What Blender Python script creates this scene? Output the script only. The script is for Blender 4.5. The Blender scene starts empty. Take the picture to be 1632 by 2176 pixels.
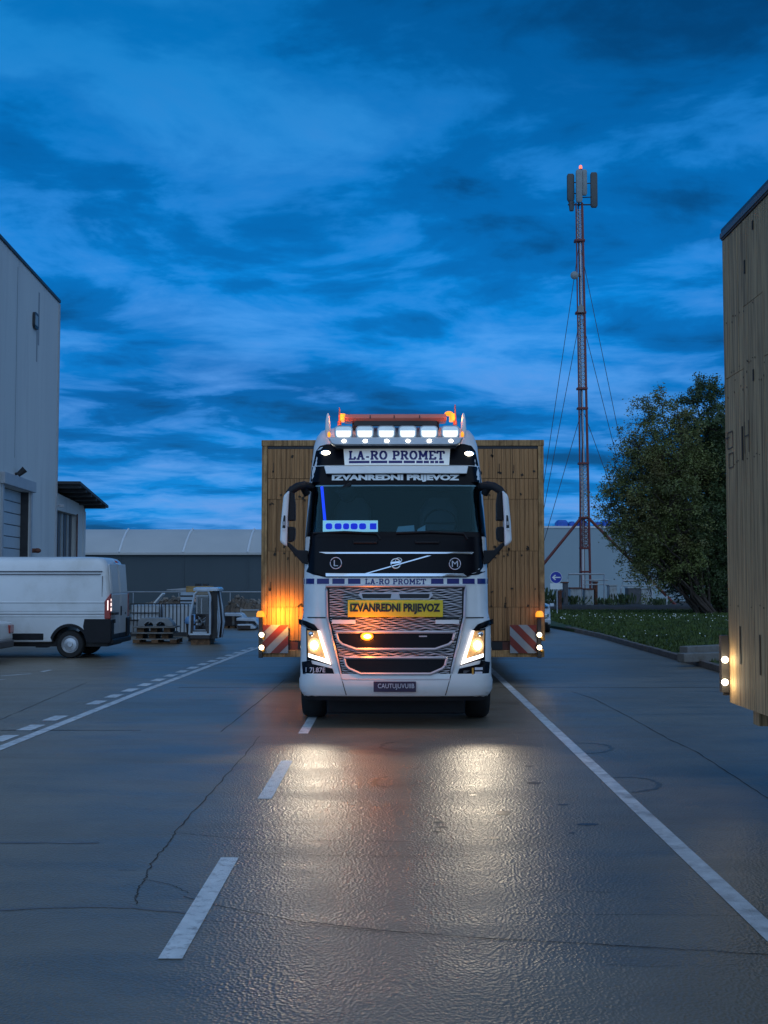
import bpy, bmesh, math, random
import numpy as np
from mathutils import Vector, Matrix, Euler
R = math.radians
random.seed(7); rng = np.random.default_rng(7)
sc = bpy.context.scene
col = sc.collection

# ------------------------------------------------------------------ camera
F = 2500.0                       # focal length in photo pixels (photo 1632 x 2176)
CAMZ = 1.95
cd = bpy.data.cameras.new('camera'); cam = bpy.data.objects.new('camera', cd); col.objects.link(cam)
cd.sensor_fit = 'HORIZONTAL'; cd.sensor_width = 36.0; cd.lens = 36.0*F/1632.0
cd.clip_start = 0.1; cd.clip_end = 5000
PITCH = math.atan(142/F); YAW = math.atan(22/F)
cam.location = (0, 0, CAMZ); cam.rotation_euler = (math.pi/2+PITCH, 0, YAW)
sc.camera = cam
RM = Euler((math.pi/2+PITCH, 0, YAW)).to_matrix()
def at(px, py, Y):
    d = RM @ Vector(((px-816)/F, (1088-py)/F, -1.0))
    k = Y/d.y
    return Vector((d.x*k, Y, CAMZ+d.z*k))
def gnd(px, py, z=0.0):
    d = RM @ Vector(((px-816)/F, (1088-py)/F, -1.0))
    k = (z-CAMZ)/d.z
    return Vector((d.x*k, d.y*k, z))

# ------------------------------------------------------------------ world, sun, exposure
SUN_EL, SUN_AZ = 28.0, 8.0       # afterglow behind the camera, a little to the right
w = bpy.data.worlds.new('World'); sc.world = w; w.use_nodes = True
nt = w.node_tree; nt.nodes.clear()
def N(t, tree=nt, **kw):
    n = tree.nodes.new(t)
    for k, v in kw.items(): setattr(n, k, v)
    return n
def L(a, b, tree=nt): tree.links.new(a, b)
wout = N('ShaderNodeOutputWorld'); bg = N('ShaderNodeBackground'); L(bg.outputs[0], wout.inputs[0])
sky = N('ShaderNodeTexSky', sky_type='NISHITA'); sky.sun_disc = False
sky.sun_elevation = R(SUN_EL); sky.sun_rotation = R(180-SUN_AZ); sky.ozone_density = 6.0; sky.air_density = 1.6; sky.dust_density = 0.4
tc = N('ShaderNodeTexCoord')
sep = N('ShaderNodeSeparateXYZ'); L(tc.outputs['Generated'], sep.inputs[0])
def math_(op, a, b=None, tree=nt, clamp=False):
    n = N('ShaderNodeMath', tree, operation=op); n.use_clamp = clamp
    for i, x in enumerate((a, b)):
        if x is None: continue
        if isinstance(x, (int, float)): n.inputs[i].default_value = x
        else: L(x, n.inputs[i], tree)
    return n.outputs[0]
zc = math_('MAXIMUM', sep.outputs[2], 0.0)
den = math_('ADD', zc, 0.10)
cx = math_('DIVIDE', sep.outputs[0], den); cy = math_('DIVIDE', sep.outputs[1], den)
comb = N('ShaderNodeCombineXYZ'); L(cx, comb.inputs[0]); L(cy, comb.inputs[1])
def cloud(scale, detail, rough, dist, off, sx=1.0):
    m = N('ShaderNodeMapping'); m.inputs['Location'].default_value = off; m.inputs['Scale'].default_value = (sx, 1, 1)
    m.inputs['Rotation'].default_value = (0, 0, R(8))
    L(comb.outputs[0], m.inputs[0])
    n = N('ShaderNodeTexNoise'); n.inputs['Scale'].default_value = scale; n.inputs['Detail'].default_value = detail
    n.inputs['Roughness'].default_value = rough; n.inputs['Distortion'].default_value = dist
    L(m.outputs[0], n.inputs['Vector']); return n.outputs['Fac']
n1 = cloud(0.85, 7, 0.50, 0.35, (4.6, 2.3, 0.4), 0.72)
n2 = cloud(2.4, 9, 0.58, 0.30, (9.2, 4.4, 2.0), 0.95)
n3 = cloud(0.45, 3, 0.5, 0.2, (1.2, 7.7, 5.0), 0.8)
def ramp(fac, stops, interp='EASE'):
    r = N('ShaderNodeValToRGB'); r.color_ramp.interpolation = interp
    e = r.color_ramp.elements
    e[0].position, e[0].color = stops[0][0], (*stops[0][1], 1); e[1].position, e[1].color = stops[-1][0], (*stops[-1][1], 1)
    for p, c in stops[1:-1]:
        x = e.new(p); x.color = (*c, 1)
    L(fac, r.inputs[0]); return r
mixn = math_('ADD', math_('MULTIPLY', n1, 0.62), math_('MULTIPLY', n2, 0.38))
base = ramp(mixn, [(0.39, (0.0, 0.066, 0.230)), (0.46, (0.0, 0.135, 0.460)), (0.52, (0.001, 0.215, 0.680)), (0.59, (0.006, 0.285, 0.810))])
big = ramp(n3, [(0.36, (0.66, 0.70, 0.74)), (0.62, (1.12, 1.10, 1.06))])
mul0 = N('ShaderNodeMixRGB', blend_type='MULTIPLY'); mul0.inputs[0].default_value = 1
L(base.outputs[0], mul0.inputs[1]); L(big.outputs[0], mul0.inputs[2])
# pale lavender wisps, thicker in the lower half of the sky
lowf = N('ShaderNodeMapRange'); lowf.inputs[1].default_value = 0.42; lowf.inputs[2].default_value = 0.04; lowf.inputs[3].default_value = 0.10; lowf.inputs[4].default_value = 1.0
L(zc, lowf.inputs[0])
wisp = N('ShaderNodeMapRange'); wisp.inputs[1].default_value = 0.49; wisp.inputs[2].default_value = 0.63
L(math_('ADD', math_('MULTIPLY', n1, 0.45), math_('MULTIPLY', n2, 0.55)), wisp.inputs[0])
mul = N('ShaderNodeMixRGB', blend_type='MIX'); mul.inputs[2].default_value = (0.125, 0.330, 0.790, 1)
L(math_('MULTIPLY', wisp.outputs[0], lowf.outputs[0]), mul.inputs[0]); L(mul0.outputs[0], mul.inputs[1])
# clear-sky share from the Nishita model showing between the cloud sheets
tint = N('ShaderNodeMixRGB', blend_type='MULTIPLY'); tint.inputs[0].default_value = 1
tint.inputs[2].default_value = (0.02, 0.075, 0.15, 1); L(sky.outputs[0], tint.inputs[1])
mx = N('ShaderNodeMixRGB', blend_type='MIX'); mx.inputs[0].default_value = 0.95
L(tint.outputs[0], mx.inputs[1]); L(mul.outputs[0], mx.inputs[2])
# the sky darkens towards the zenith at dusk
zen = N('ShaderNodeMapRange'); zen.inputs[1].default_value = 0.18; zen.inputs[2].default_value = 0.50; zen.inputs[3].default_value = 1.0; zen.inputs[4].default_value = 0.66
zen.interpolation_type = 'SMOOTHSTEP'; L(sep.outputs[2], zen.inputs[0])
zm = N('ShaderNodeMixRGB', blend_type='MULTIPLY'); zm.inputs[0].default_value = 1; L(mx.outputs[0], zm.inputs[1]); L(zen.outputs[0], zm.inputs[2])
L(zm.outputs[0], bg.inputs[0]); bg.inputs[1].default_value = 1.0
sd = bpy.data.lights.new('sun', 'SUN'); so = bpy.data.objects.new('sun', sd); col.objects.link(so)
sd.energy = 1.6; sd.angle = R(130); sd.color = (0.68, 0.86, 1.0)
so.rotation_euler = (R(90-SUN_EL), 0, R(SUN_AZ)); so.location = (-5, -10, 30)
sc.view_settings.view_transform = 'Standard'; sc.view_settings.look = 'None'
sc.view_settings.exposure = 0.0; sc.view_settings.gamma = 1.0; sc.view_settings.use_curve_mapping = False
sc.cycles.use_denoising = True
sc.cycles.max_bounces = 6; sc.cycles.transparent_max_bounces = 12
sc.cycles.sample_clamp_indirect = 4.0

# ------------------------------------------------------------------ materials
MATS = {}
def mat(name, color, rough=0.5, metal=0.0, var=0.12, scale=3.0, bump=0.0, bscale=60.0, stretch=(1, 1, 1), objvar=0.0, coat=0.0, spec=0.5, color2=None, c2scale=1.0, c2lo=0.45, c2hi=0.7, rvar=0.12):
    m = bpy.data.materials.new(name); m.use_nodes = True; t = m.node_tree
    p = t.nodes['Principled BSDF']
    tcn = N('ShaderNodeTexCoord', t); mp = N('ShaderNodeMapping', t); mp.inputs['Scale'].default_value = stretch
    L(tcn.outputs['Object'], mp.inputs[0], t)
    n = N('ShaderNodeTexNoise', t); n.inputs['Scale'].default_value = scale; n.inputs['Detail'].default_value = 6; n.inputs['Roughness'].default_value = 0.6
    L(mp.outputs[0], n.inputs['Vector'], t)
    mr = N('ShaderNodeMapRange', t); mr.inputs[1].default_value = 0.3; mr.inputs[2].default_value = 0.7; mr.inputs[3].default_value = 1-var; mr.inputs[4].default_value = 1+var
    L(n.outputs['Fac'], mr.inputs[0], t)
    val = mr.outputs[0]
    if objvar:
        oi = N('ShaderNodeObjectInfo', t)
        r2 = N('ShaderNodeMapRange', t); r2.inputs[3].default_value = 1-objvar; r2.inputs[4].default_value = 1+objvar
        L(oi.outputs['Random'], r2.inputs[0], t)
        val = math_('MULTIPLY', val, r2.outputs[0], t)
    src = None
    if color2 is not None:
        n2_ = N('ShaderNodeTexNoise', t); n2_.inputs['Scale'].default_value = c2scale; n2_.inputs['Detail'].default_value = 8; n2_.inputs['Roughness'].default_value = 0.65
        L(mp.outputs[0], n2_.inputs['Vector'], t)
        cr = N('ShaderNodeMapRange', t); cr.inputs[1].default_value = c2lo; cr.inputs[2].default_value = c2hi
        L(n2_.outputs['Fac'], cr.inputs[0], t)
        cm = N('ShaderNodeMixRGB', t); cm.inputs[1].default_value = (*color, 1); cm.inputs[2].default_value = (*color2, 1)
        L(cr.outputs[0], cm.inputs[0], t); src = cm.outputs[0]
    hs = N('ShaderNodeHueSaturation', t); hs.inputs['Color'].default_value = (*color, 1)
    if src is not None: L(src, hs.inputs['Color'], t)
    L(val, hs.inputs['Value'], t)
    L(hs.outputs[0], p.inputs['Base Color'], t)
    rr = N('ShaderNodeMapRange', t); rr.inputs[1].default_value = 0.3; rr.inputs[2].default_value = 0.7
    rr.inputs[3].default_value = max(0.02, rough*(1-rvar)); rr.inputs[4].default_value = min(1, rough*(1+rvar))
    L(n.outputs['Fac'], rr.inputs[0], t); L(rr.outputs[0], p.inputs['Roughness'], t)
    p.inputs['Metallic'].default_value = metal; p.inputs['Coat Weight'].default_value = coat; p.inputs['Coat Roughness'].default_value = 0.08
    p.inputs['Specular IOR Level'].default_value = spec
    if bump:
        nb = N('ShaderNodeTexNoise', t); nb.inputs['Scale'].default_value = bscale; nb.inputs['Detail'].default_value = 5
        L(mp.outputs[0], nb.inputs['Vector'], t)
        b = N('ShaderNodeBump', t); b.inputs['Strength'].default_value = bump; b.inputs['Distance'].default_value = 0.01
        L(nb.outputs['Fac'], b.inputs['Height'], t); L(b.outputs[0], p.inputs['Normal'], t)
    MATS[name] = m; return m
def emit(name, color, strength):
    m = bpy.data.materials.new(name); m.use_nodes = True; p = m.node_tree.nodes['Principled BSDF']
    p.inputs['Base Color'].default_value = (*color, 1); p.inputs['Emission Color'].default_value = (*color, 1)
    p.inputs['Emission Strength'].default_value = strength; p.inputs['Roughness'].default_value = 0.3
    MATS[name] = m; return m
def glass(name, tint, glossf=0.12, rough=0.02, ior=1.5, gtint=(.9, .9, .9)):
    m = bpy.data.materials.new(name); m.use_nodes = True; t = m.node_tree; t.nodes.clear()
    o = N('ShaderNodeOutputMaterial', t); tr = N('ShaderNodeBsdfTransparent', t); tr.inputs[0].default_value = (*tint, 1)
    g = N('ShaderNodeBsdfGlossy', t); g.inputs['Roughness'].default_value = rough; g.inputs[0].default_value = (*gtint, 1)
    fr = N('ShaderNodeFresnel', t); fr.inputs[0].default_value = ior
    f2 = math_('ADD', fr.outputs[0], glossf, t, True)
    mxs = N('ShaderNodeMixShader', t); L(f2, mxs.inputs[0], t); L(tr.outputs[0], mxs.inputs[1], t); L(g.outputs[0], mxs.inputs[2], t)
    L(mxs.outputs[0], o.inputs[0], t); MATS[name] = m; return m

mat('white_paint', (0.80, 0.80, 0.80), 0.32, var=0.04, coat=0.5, scale=2.0, color2=(0.66, 0.65, 0.62), c2scale=1.4, c2lo=0.5, c2hi=0.85)
mat('van_paint', (0.68, 0.69, 0.70), 0.35, var=0.05, coat=0.3, scale=1.3, color2=(0.50, 0.49, 0.46), c2scale=0.9, c2lo=0.48, c2hi=0.8)
mat('black_gloss', (0.006, 0.006, 0.009), 0.25, var=0.2, spec=0.12)
mat('black_plastic', (0.014, 0.014, 0.017), 0.55, var=0.3, bump=0.1, spec=0.25)
mat('dark_interior', (0.012, 0.015, 0.018), 0.7, var=0.3)
mat('grey_plastic', (0.10, 0.10, 0.11), 0.5, var=0.2)
mat('rubber', (0.015, 0.015, 0.016), 0.75, var=0.3, bump=0.15)
mat('chrome', (0.72, 0.74, 0.78), 0.18, metal=1.0, var=0.05)
mat('steel', (0.50, 0.51, 0.53), 0.38, metal=0.85, var=0.15)
mat('rim', (0.45, 0.46, 0.48), 0.38, metal=0.8, var=0.15)
mat('dark_steel', (0.045, 0.042, 0.042), 0.55, metal=0.3, var=0.3, bump=0.1)
mat('trailer_red', (0.17, 0.045, 0.03), 0.5, var=0.25, color2=(0.06, 0.03, 0.02), c2scale=4)
mat('silver_frame', (0.50, 0.48, 0.52), 0.4, metal=0.3, var=0.08)
mat('mesh_wire', (0.74, 0.72, 0.76), 0.4, metal=0.2, var=0.1)
mat('navy_print', (0.012, 0.014, 0.16), 0.4, var=0.1)
mat('sign_white', (0.78, 0.80, 0.80), 0.45, var=0.05)
mat('plate_yellow', (0.80, 0.58, 0.02), 0.42, var=0.06)
mat('ink_black', (0.012, 0.012, 0.014), 0.5, var=0.1)
mat('plate_purple', (0.05, 0.035, 0.075), 0.5, var=0.2)
mat('lettering_pale', (0.62, 0.62, 0.70), 0.5, var=0.1)
mat('amber_dead', (0.65, 0.30, 0.03), 0.35, var=0.1)
mat('bar_red', (0.72, 0.17, 0.11), 0.32, var=0.1, coat=0.3)
mat('board_red', (0.20, 0.030, 0.020), 0.4, var=0.15)
mat('board_white', (0.28, 0.29, 0.31), 0.4, var=0.1)
mat('tail_red', (0.36, 0.03, 0.02), 0.15, var=0.15, coat=0.6)
mat('reflector', (0.75, 0.75, 0.70), 0.12, metal=0.9, var=0.1)
def wood(name, c, c2, objvar=0.2, sv=(14, 14, 0.5), grain=0.0, gs=(34, 34, 0.55)):
    m = mat(name, c, 0.75, var=0.30, scale=3.0, stretch=sv, objvar=objvar, color2=c2, c2scale=2.2, c2lo=0.46, c2hi=0.66, bump=0.4, bscale=9, spec=0.25)
    if grain:       # thin dark grain checks running along the boards
        t = m.node_tree; p = t.nodes['Principled BSDF']; src = p.inputs['Base Color'].links[0].from_socket
        g = N('ShaderNodeTexCoord', t); mp = N('ShaderNodeMapping', t); mp.inputs['Scale'].default_value = gs; L(g.outputs['Object'], mp.inputs[0], t)
        oi = N('ShaderNodeObjectInfo', t); mp2 = N('ShaderNodeVectorMath', t, operation='ADD'); L(mp.outputs[0], mp2.inputs[0], t)
        sc_ = N('ShaderNodeVectorMath', t, operation='SCALE'); sc_.inputs[0].default_value = (37, 11, 23); L(oi.outputs['Random'], sc_.inputs['Scale'], t); L(sc_.outputs[0], mp2.inputs[1], t)
        n = N('ShaderNodeTexNoise', t); n.inputs['Scale'].default_value = 1.0; n.inputs['Detail'].default_value = 4; n.inputs['Roughness'].default_value = 0.6; n.inputs['Distortion'].default_value = 0.4
        L(mp2.outputs[0], n.inputs['Vector'], t)
        r_ = N('ShaderNodeMapRange', t); r_.inputs[1].default_value = 0.36; r_.inputs[2].default_value = 0.50; r_.inputs[3].default_value = 1-grain; r_.inputs[4].default_value = 1.0
        L(n.outputs['Fac'], r_.inputs[0], t)
        mu = N('ShaderNodeMixRGB', t, blend_type='MULTIPLY'); mu.inputs[0].default_value = 1; L(src, mu.inputs[1], t); L(r_.outputs[0], mu.inputs[2], t)
        L(mu.outputs[0], p.inputs['Base Color'], t)
    return m
wood('crate_wood', (0.45, 0.228, 0.098), (0.29, 0.138, 0.055), 0.10, grain=0.55)
wood('crate_wood_trim', (0.44, 0.25, 0.11), (0.28, 0.145, 0.06), 0.12, (4, 4, 2), 0.5)
wood('grey_crate_wood', (0.55, 0.35, 0.175), (0.33, 0.20, 0.10), 0.08, grain=0.5)
wood('pallet_wood', (0.20, 0.11, 0.06), (0.09, 0.05, 0.03), 0.25, (3, 3, 3))
wood('fresh_timber', (0.52, 0.33, 0.14), (0.30, 0.17, 0.06), 0.15, (1, 8, 8))
mat('stencil_ink', (0.12, 0.085, 0.055), 0.8, var=0.4)
mat('grey_board', (0.24, 0.225, 0.21), 0.8, var=0.3, scale=4, objvar=.2)
mat('wood_mark', (0.03, 0.02, 0.012), 0.8, var=0.3)
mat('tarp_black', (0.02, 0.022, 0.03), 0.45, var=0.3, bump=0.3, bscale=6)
mat('plaster_wall', (0.62, 0.62, 0.60), 0.8, var=0.07, scale=0.6, stretch=(1, 1, 0.10), color2=(0.46, 0.46, 0.46), c2scale=1.2, c2lo=0.5, c2hi=0.8, bump=0.05)
mat('trim_grey', (0.40, 0.41, 0.43), 0.6, var=0.1)
mat('dark_trim', (0.03, 0.032, 0.036), 0.5, var=0.2)
mat('door_slat', (0.46, 0.50, 0.53), 0.5, var=0.08)
mat('canopy_dark', (0.035, 0.035, 0.038), 0.6, var=0.25)
mat('corrug', (0.36, 0.35, 0.33), 0.6, var=0.15)
mat('tent_roof', (0.50, 0.49, 0.47), 0.6, var=0.06, scale=0.4)
mat('tent_wall', (0.058, 0.080, 0.094), 0.6, var=0.10, scale=0.3, stretch=(1, 1, .3))
mat('seam_white', (0.72, 0.72, 0.72), 0.5, var=0.05)
mat('hall_wall', (0.30, 0.385, 0.43), 0.7, var=0.06, scale=0.3)
mat('haze_blue', (0.02, 0.10, 0.45), 0.5, var=0.2)  # distance haze put into the colour of the skyline blocks
mat('mast_red', (0.17, 0.032, 0.026), 0.5, var=0.25)
mat('mast_white', (0.55, 0.55, 0.56), 0.45, metal=0.2, var=0.1)
mat('antenna_grey', (0.22, 0.24, 0.24), 0.55, var=0.15)
mat('antenna_dark', (0.06, 0.065, 0.065), 0.5, var=0.2)
mat('wire', (0.05, 0.05, 0.055), 0.5, metal=0.3)
mat('bark', (0.05, 0.035, 0.026), 0.85, var=0.35, bump=0.5, bscale=20, stretch=(3, 3, .6))
mat('sign_blue', (0.01, 0.03, 0.38), 0.4, var=0.08)
mat('cabinet_pale', (0.44, 0.47, 0.48), 0.55, var=0.12, color2=(0.24, 0.22, 0.19), c2scale=2.5, c2lo=.52, c2hi=.75)
mat('cabinet_dark', (0.10, 0.10, 0.11), 0.6, var=0.2)
mat('rust', (0.17, 0.06, 0.035), 0.8, var=0.35)
mat('galv', (0.42, 0.43, 0.45), 0.45, metal=0.6, var=0.15)
mat('ibc_white', (0.62, 0.66, 0.70), 0.4, var=0.08)
mat('mould_grey', (0.26, 0.27, 0.28), 0.6, var=0.2)
mat('tank_blue', (0.14, 0.30, 0.55), 0.35, var=0.1, coat=.3)
mat('car_blue_white', (0.52, 0.56, 0.62), 0.28, var=0.05, coat=0.6)
mat('car_dark', (0.035, 0.022, 0.02), 0.3, var=0.1, coat=0.6)
mat('car_glass', (0.01, 0.012, 0.014), 0.06, var=0.1, spec=0.6)
mat('beige_board', (0.30, 0.25, 0.19), 0.7, var=0.15)
mat('rubble', (0.13, 0.095, 0.07), 0.9, var=0.5, scale=5, bump=0.5, bscale=12)
mat('concrete_beam', (0.20, 0.19, 0.18), 0.85, var=0.25, scale=3, bump=0.3, bscale=30, color2=(0.10, .085, .07), c2scale=3)
mat('kerb_concrete', (0.17, 0.13, 0.11), 0.85, var=0.25, scale=2, bump=0.3, bscale=30, color2=(0.09, .06, .045), c2scale=3)
mat('soil', (0.05, 0.035, 0.024), 0.95, var=0.4, bump=0.6, bscale=10)
mat('grass_ground', (0.036, 0.056, 0.012), 0.9, var=0.5, scale=1.2, bump=0.6, bscale=14, color2=(0.055, 0.06, 0.018), c2scale=0.6)
mat('grass_blade', (0.055, 0.085, 0.013), 0.7, var=0.5, scale=0.8)
mat('petal_white', (0.80, 0.80, 0.78), 0.6)
mat('leaf', (0.125, 0.140, 0.034), 0.6, var=0.5, scale=0.7, color2=(0.17, 0.115, 0.04), c2scale=0.5, c2lo=0.5, c2hi=0.75)
mat('leaf_dark', (0.060, 0.090, 0.028), 0.6, var=0.45, scale=0.9)
mat('wrap_film', (0.55, 0.62, 0.70), 0.18, var=0.15, spec=0.8, coat=.5)
mat('tyre_smear', (0.105, 0.092, 0.068), 0.4, var=0.5, scale=12)
mat('crack_fill', (0.040, 0.035, 0.028), 0.9, var=0.3)
mat('joint_pale', (0.16, 0.16, 0.165), 0.6, var=0.3)
mat('road_paint', (0.72, 0.72, 0.70), 0.6, var=0.15, scale=9, color2=(0.26, 0.25, 0.24), c2scale=14, c2lo=0.52, c2hi=0.72, bump=0.4, bscale=70)
mat('road_paint_worn', (0.66, 0.66, 0.65), 0.6, var=0.2, scale=6, color2=(0.28, 0.27, 0.26), c2scale=5, c2lo=0.48, c2hi=0.75, bump=0.3, bscale=70)
emit('led_strip', (1.0, 0.88, 0.78), 2.2)
emit('bowl_glow', (1.0, 0.52, 0.18), 0.16)
emit('lamp_halo', (1.0, 0.62, 0.26), 0.75)
emit('head_bulb', (1.0, 0.84, 0.60), 34.0)
emit('spot_glow', (1.0, 0.98, 0.84), 0.95)
emit('led_dot', (1.0, 0.93, 0.75), 10.0)
emit('marker_white', (1.0, 0.86, 0.60), 6.0)
emit('amber_lit', (1.0, 0.33, 0.02), 1.3)
emit('amber_hot', (1.0, 0.30, 0.02), 1.35)
emit('amber_core', (1.0, 0.62, 0.18), 7.0)
emit('beacon_red', (1.0, 0.14, 0.07), 2.2)
emit('blue_led', (0.02, 0.06, 1.0), 1.4)
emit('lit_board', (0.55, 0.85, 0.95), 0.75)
emit('lit_sign', (0.80, 0.86, 0.86), 0.16)
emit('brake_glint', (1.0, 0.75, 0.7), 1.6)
glass('windscreen', (0.62, 0.78, 0.84), 0.0, 0.02, 1.40, (.40, .72, .82))
glass('lamp_glass', (0.92, 0.93, 0.95), 0.03)
glass('cabin_glass', (0.55, 0.62, 0.66), 0.12)

# ground material
def ground_mat():
    m = bpy.data.materials.new('yard_concrete'); m.use_nodes = True; t = m.node_tree; p = t.nodes['Principled BSDF']
    g = N('ShaderNodeTexCoord', t)
    def noise(sx, sy, scale, detail=6, rough=0.6, dist=0.0):
        mp = N('ShaderNodeMapping', t); mp.inputs['Scale'].default_value = (sx, sy, 1); L(g.outputs['Object'], mp.inputs[0], t)
        n = N('ShaderNodeTexNoise', t); n.inputs['Scale'].default_value = scale; n.inputs['Detail'].default_value = detail
        n.inputs['Roughness'].default_value = rough; n.inputs['Distortion'].default_value = dist
        L(mp.outputs[0], n.inputs['Vector'], t); return n.outputs['Fac']
    def rng_(src, a, b, c, d):
        r = N('ShaderNodeMapRange', t)
        for i, v in enumerate((a, b, c, d)): r.inputs[i+1].default_value = v
        L(src, r.inputs[0], t); return r.outputs[0]
    big_ = noise(1, 1, 0.25, 5); mid = noise(0.7, 1.2, 1.6, 8, 0.65, 0.4); streak = noise(0.35, 1.6, 0.9, 6, 0.6, 0.6); fine = noise(1, 1, 90, 4, 0.7)
    v = math_('MULTIPLY', rng_(big_, .3, .7, .82, 1.16), rng_(mid, .3, .7, .84, 1.14), t)
    v = math_('MULTIPLY', v, rng_(streak, .35, .48, 0.78, 1.0), t)
    v = math_('MULTIPLY', v, rng_(fine, .3, .7, .80, 1.2), t)
    hs = N('ShaderNodeHueSaturation', t); hs.inputs['Color'].default_value = (0.215, 0.174, 0.126, 1); L(v, hs.inputs['Value'], t)
    L(hs.outputs[0], p.inputs['Base Color'], t)
    rr = math_('ADD', rng_(streak, .35, .65, 0.33, 0.45), rng_(mid, .3, .7, -0.02, 0.03), t)
    L(rr, p.inputs['Roughness'], t)
    p.inputs['Specular IOR Level'].default_value = 0.5
    vo = N('ShaderNodeTexVoronoi', t); vo.feature = 'SMOOTH_F1'; vo.inputs['Scale'].default_value = 72; vo.inputs['Smoothness'].default_value = 0.5
    mpv = N('ShaderNodeMapping', t); mpv.inputs['Scale'].default_value = (0.8, 0.62, 1); L(g.outputs['Object'], mpv.inputs[0], t)
    L(mpv.outputs[0], vo.inputs['Vector'], t)
    h = math_('ADD', math_('MULTIPLY', vo.outputs['Distance'], 0.8, t), math_('MULTIPLY', noise(1, 1, 40, 4), 0.30, t), t)
    b = N('ShaderNodeBump', t); b.inputs['Strength'].default_value = 0.7; b.inputs['Distance'].default_value = 0.009
    L(h, b.inputs['Height'], t); L(b.outputs[0], p.inputs['Normal'], t)
    MATS['yard_concrete'] = m
ground_mat()

# ------------------------------------------------------------------ mesh helpers
class MB:
    def __init__(s): s.v = []; s.f = []
    def add(s, vs, fs):
        o = len(s.v); s.v += [tuple(x) for x in vs]; s.f += [tuple(i+o for i in f) for f in fs]; return s
    def box(s, c, d, rz=0.0, rx=0.0, ry=0.0):
        hx, hy, hz = d[0]/2, d[1]/2, d[2]/2
        P = [Vector((a*hx, b*hy, e*hz)) for e in (-1, 1) for b in (-1, 1) for a in (-1, 1)]
        if rz or rx or ry:
            m = Euler((rx, ry, rz)).to_matrix(); P = [m @ p for p in P]
        return s.add([(p.x+c[0], p.y+c[1], p.z+c[2]) for p in P], [(0, 2, 3, 1), (4, 5, 7, 6), (0, 1, 5, 4), (2, 6, 7, 3), (0, 4, 6, 2), (1, 3, 7, 5)])
    def bb(s, x0, x1, y0, y1, z0, z1): return s.box(((x0+x1)/2, (y0+y1)/2, (z0+z1)/2), (x1-x0, y1-y0, z1-z0))
    def prism(s, poly, axis, a, b):
        n = len(poly)
        def P(u, v, k): return {'x': (k, u, v), 'y': (u, k, v), 'z': (u, v, k)}[axis]
        vs = [P(u, v, a) for u, v in poly]+[P(u, v, b) for u, v in poly]
        fs = [tuple(range(n)), tuple(range(2*n-1, n-1, -1))]+[(i, i+n, (i+1) % n+n, (i+1) % n) for i in range(n)]
        return s.add(vs, fs)
    def tube(s, pts, r, n=8, caps=True):
        pts = [Vector(p) for p in pts]; rs = r if isinstance(r, (list, tuple)) else [r]*len(pts)
        vs = []; fs = []
        for i, p in enumerate(pts):
            t = (pts[min(i+1, len(pts)-1)]-pts[max(i-1, 0)]).normalized()
            a = Vector((0, 0, 1)) if abs(t.z) < 0.9 else Vector((1, 0, 0))
            u = t.cross(a).normalized(); v = t.cross(u)
            for k in range(n):
                q = 2*math.pi*k/n; vs.append(p+(u*math.cos(q)+v*math.sin(q))*rs[i])
        for i in range(len(pts)-1):
            for k in range(n): fs.append((i*n+k, i*n+(k+1) % n, (i+1)*n+(k+1) % n, (i+1)*n+k))
        if caps: fs += [tuple(range(n-1, -1, -1)), tuple(range((len(pts)-1)*n, len(pts)*n))]
        return s.add(vs, fs)
    def lathe(s, prof, c, axis='y', n=28):
        vs = []; fs = []; m = len(prof)
        for k in range(n):
            q = 2*math.pi*k/n; a, b = math.cos(q), math.sin(q)
            for r_, h in prof:
                vs.append({'y': (c[0]+r_*a, c[1]+h, c[2]+r_*b), 'x': (c[0]+h, c[1]+r_*a, c[2]+r_*b), 'z': (c[0]+r_*a, c[1]+r_*b, c[2]+h)}[axis])
        for k in range(n):
            for j in range(m-1): fs.append((k*m+j, k*m+j+1, ((k+1) % n)*m+j+1, ((k+1) % n)*m+j))
        return s.add(vs, fs)
    def ball(s, c, r, n=12, m=8):
        rx, ry, rz = r if isinstance(r, tuple) else (r, r, r)
        vs = [(c[0], c[1], c[2]+rz)]; fs = []
        for j in range(1, m):
            for k in range(n):
                a, b = math.pi*j/m, 2*math.pi*k/n
                vs.append((c[0]+rx*math.sin(a)*math.cos(b), c[1]+ry*math.sin(a)*math.sin(b), c[2]+rz*math.cos(a)))
        vs.append((c[0], c[1], c[2]-rz)); e = len(vs)-1
        for k in range(n):
            fs.append((0, 1+k, 1+(k+1) % n)); fs.append((e, 1+(m-2)*n+(k+1) % n, 1+(m-2)*n+k))
            for j in range(m-2): fs.append((1+j*n+k, 1+(j+1)*n+k, 1+(j+1)*n+(k+1) % n, 1+j*n+(k+1) % n))
        return s.add(vs, fs)
    def loft(s, rings, capa=True, capb=True):
        n = len(rings[0]); vs = [p for r_ in rings for p in r_]; fs = []
        for i in range(len(rings)-1):
            for k in range(n): fs.append((i*n+k, i*n+(k+1) % n, (i+1)*n+(k+1) % n, (i+1)*n+k))
        if capa: fs.append(tuple(range(n-1, -1, -1)))
        if capb: fs.append(tuple(range((len(rings)-1)*n, len(rings)*n)))
        return s.add(vs, fs)
    def mesh(s, name, smooth=None):
        me = bpy.data.meshes.new(name); me.from_pydata(s.v, [], s.f); me.validate()
        bm = bmesh.new(); bm.from_mesh(me); bmesh.ops.recalc_face_normals(bm, faces=bm.faces); bm.to_mesh(me); bm.free()
        if smooth:
            me.polygons.foreach_set('use_smooth', [True]*len(me.polygons)); me.set_sharp_from_angle(angle=R(smooth))
        return me
    def build(s, name, m, parent=None, smooth=None, bevel=0.0, seg=2):
        me = s.mesh(name, smooth); return obj(name, me, m, parent, bevel, seg)
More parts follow.
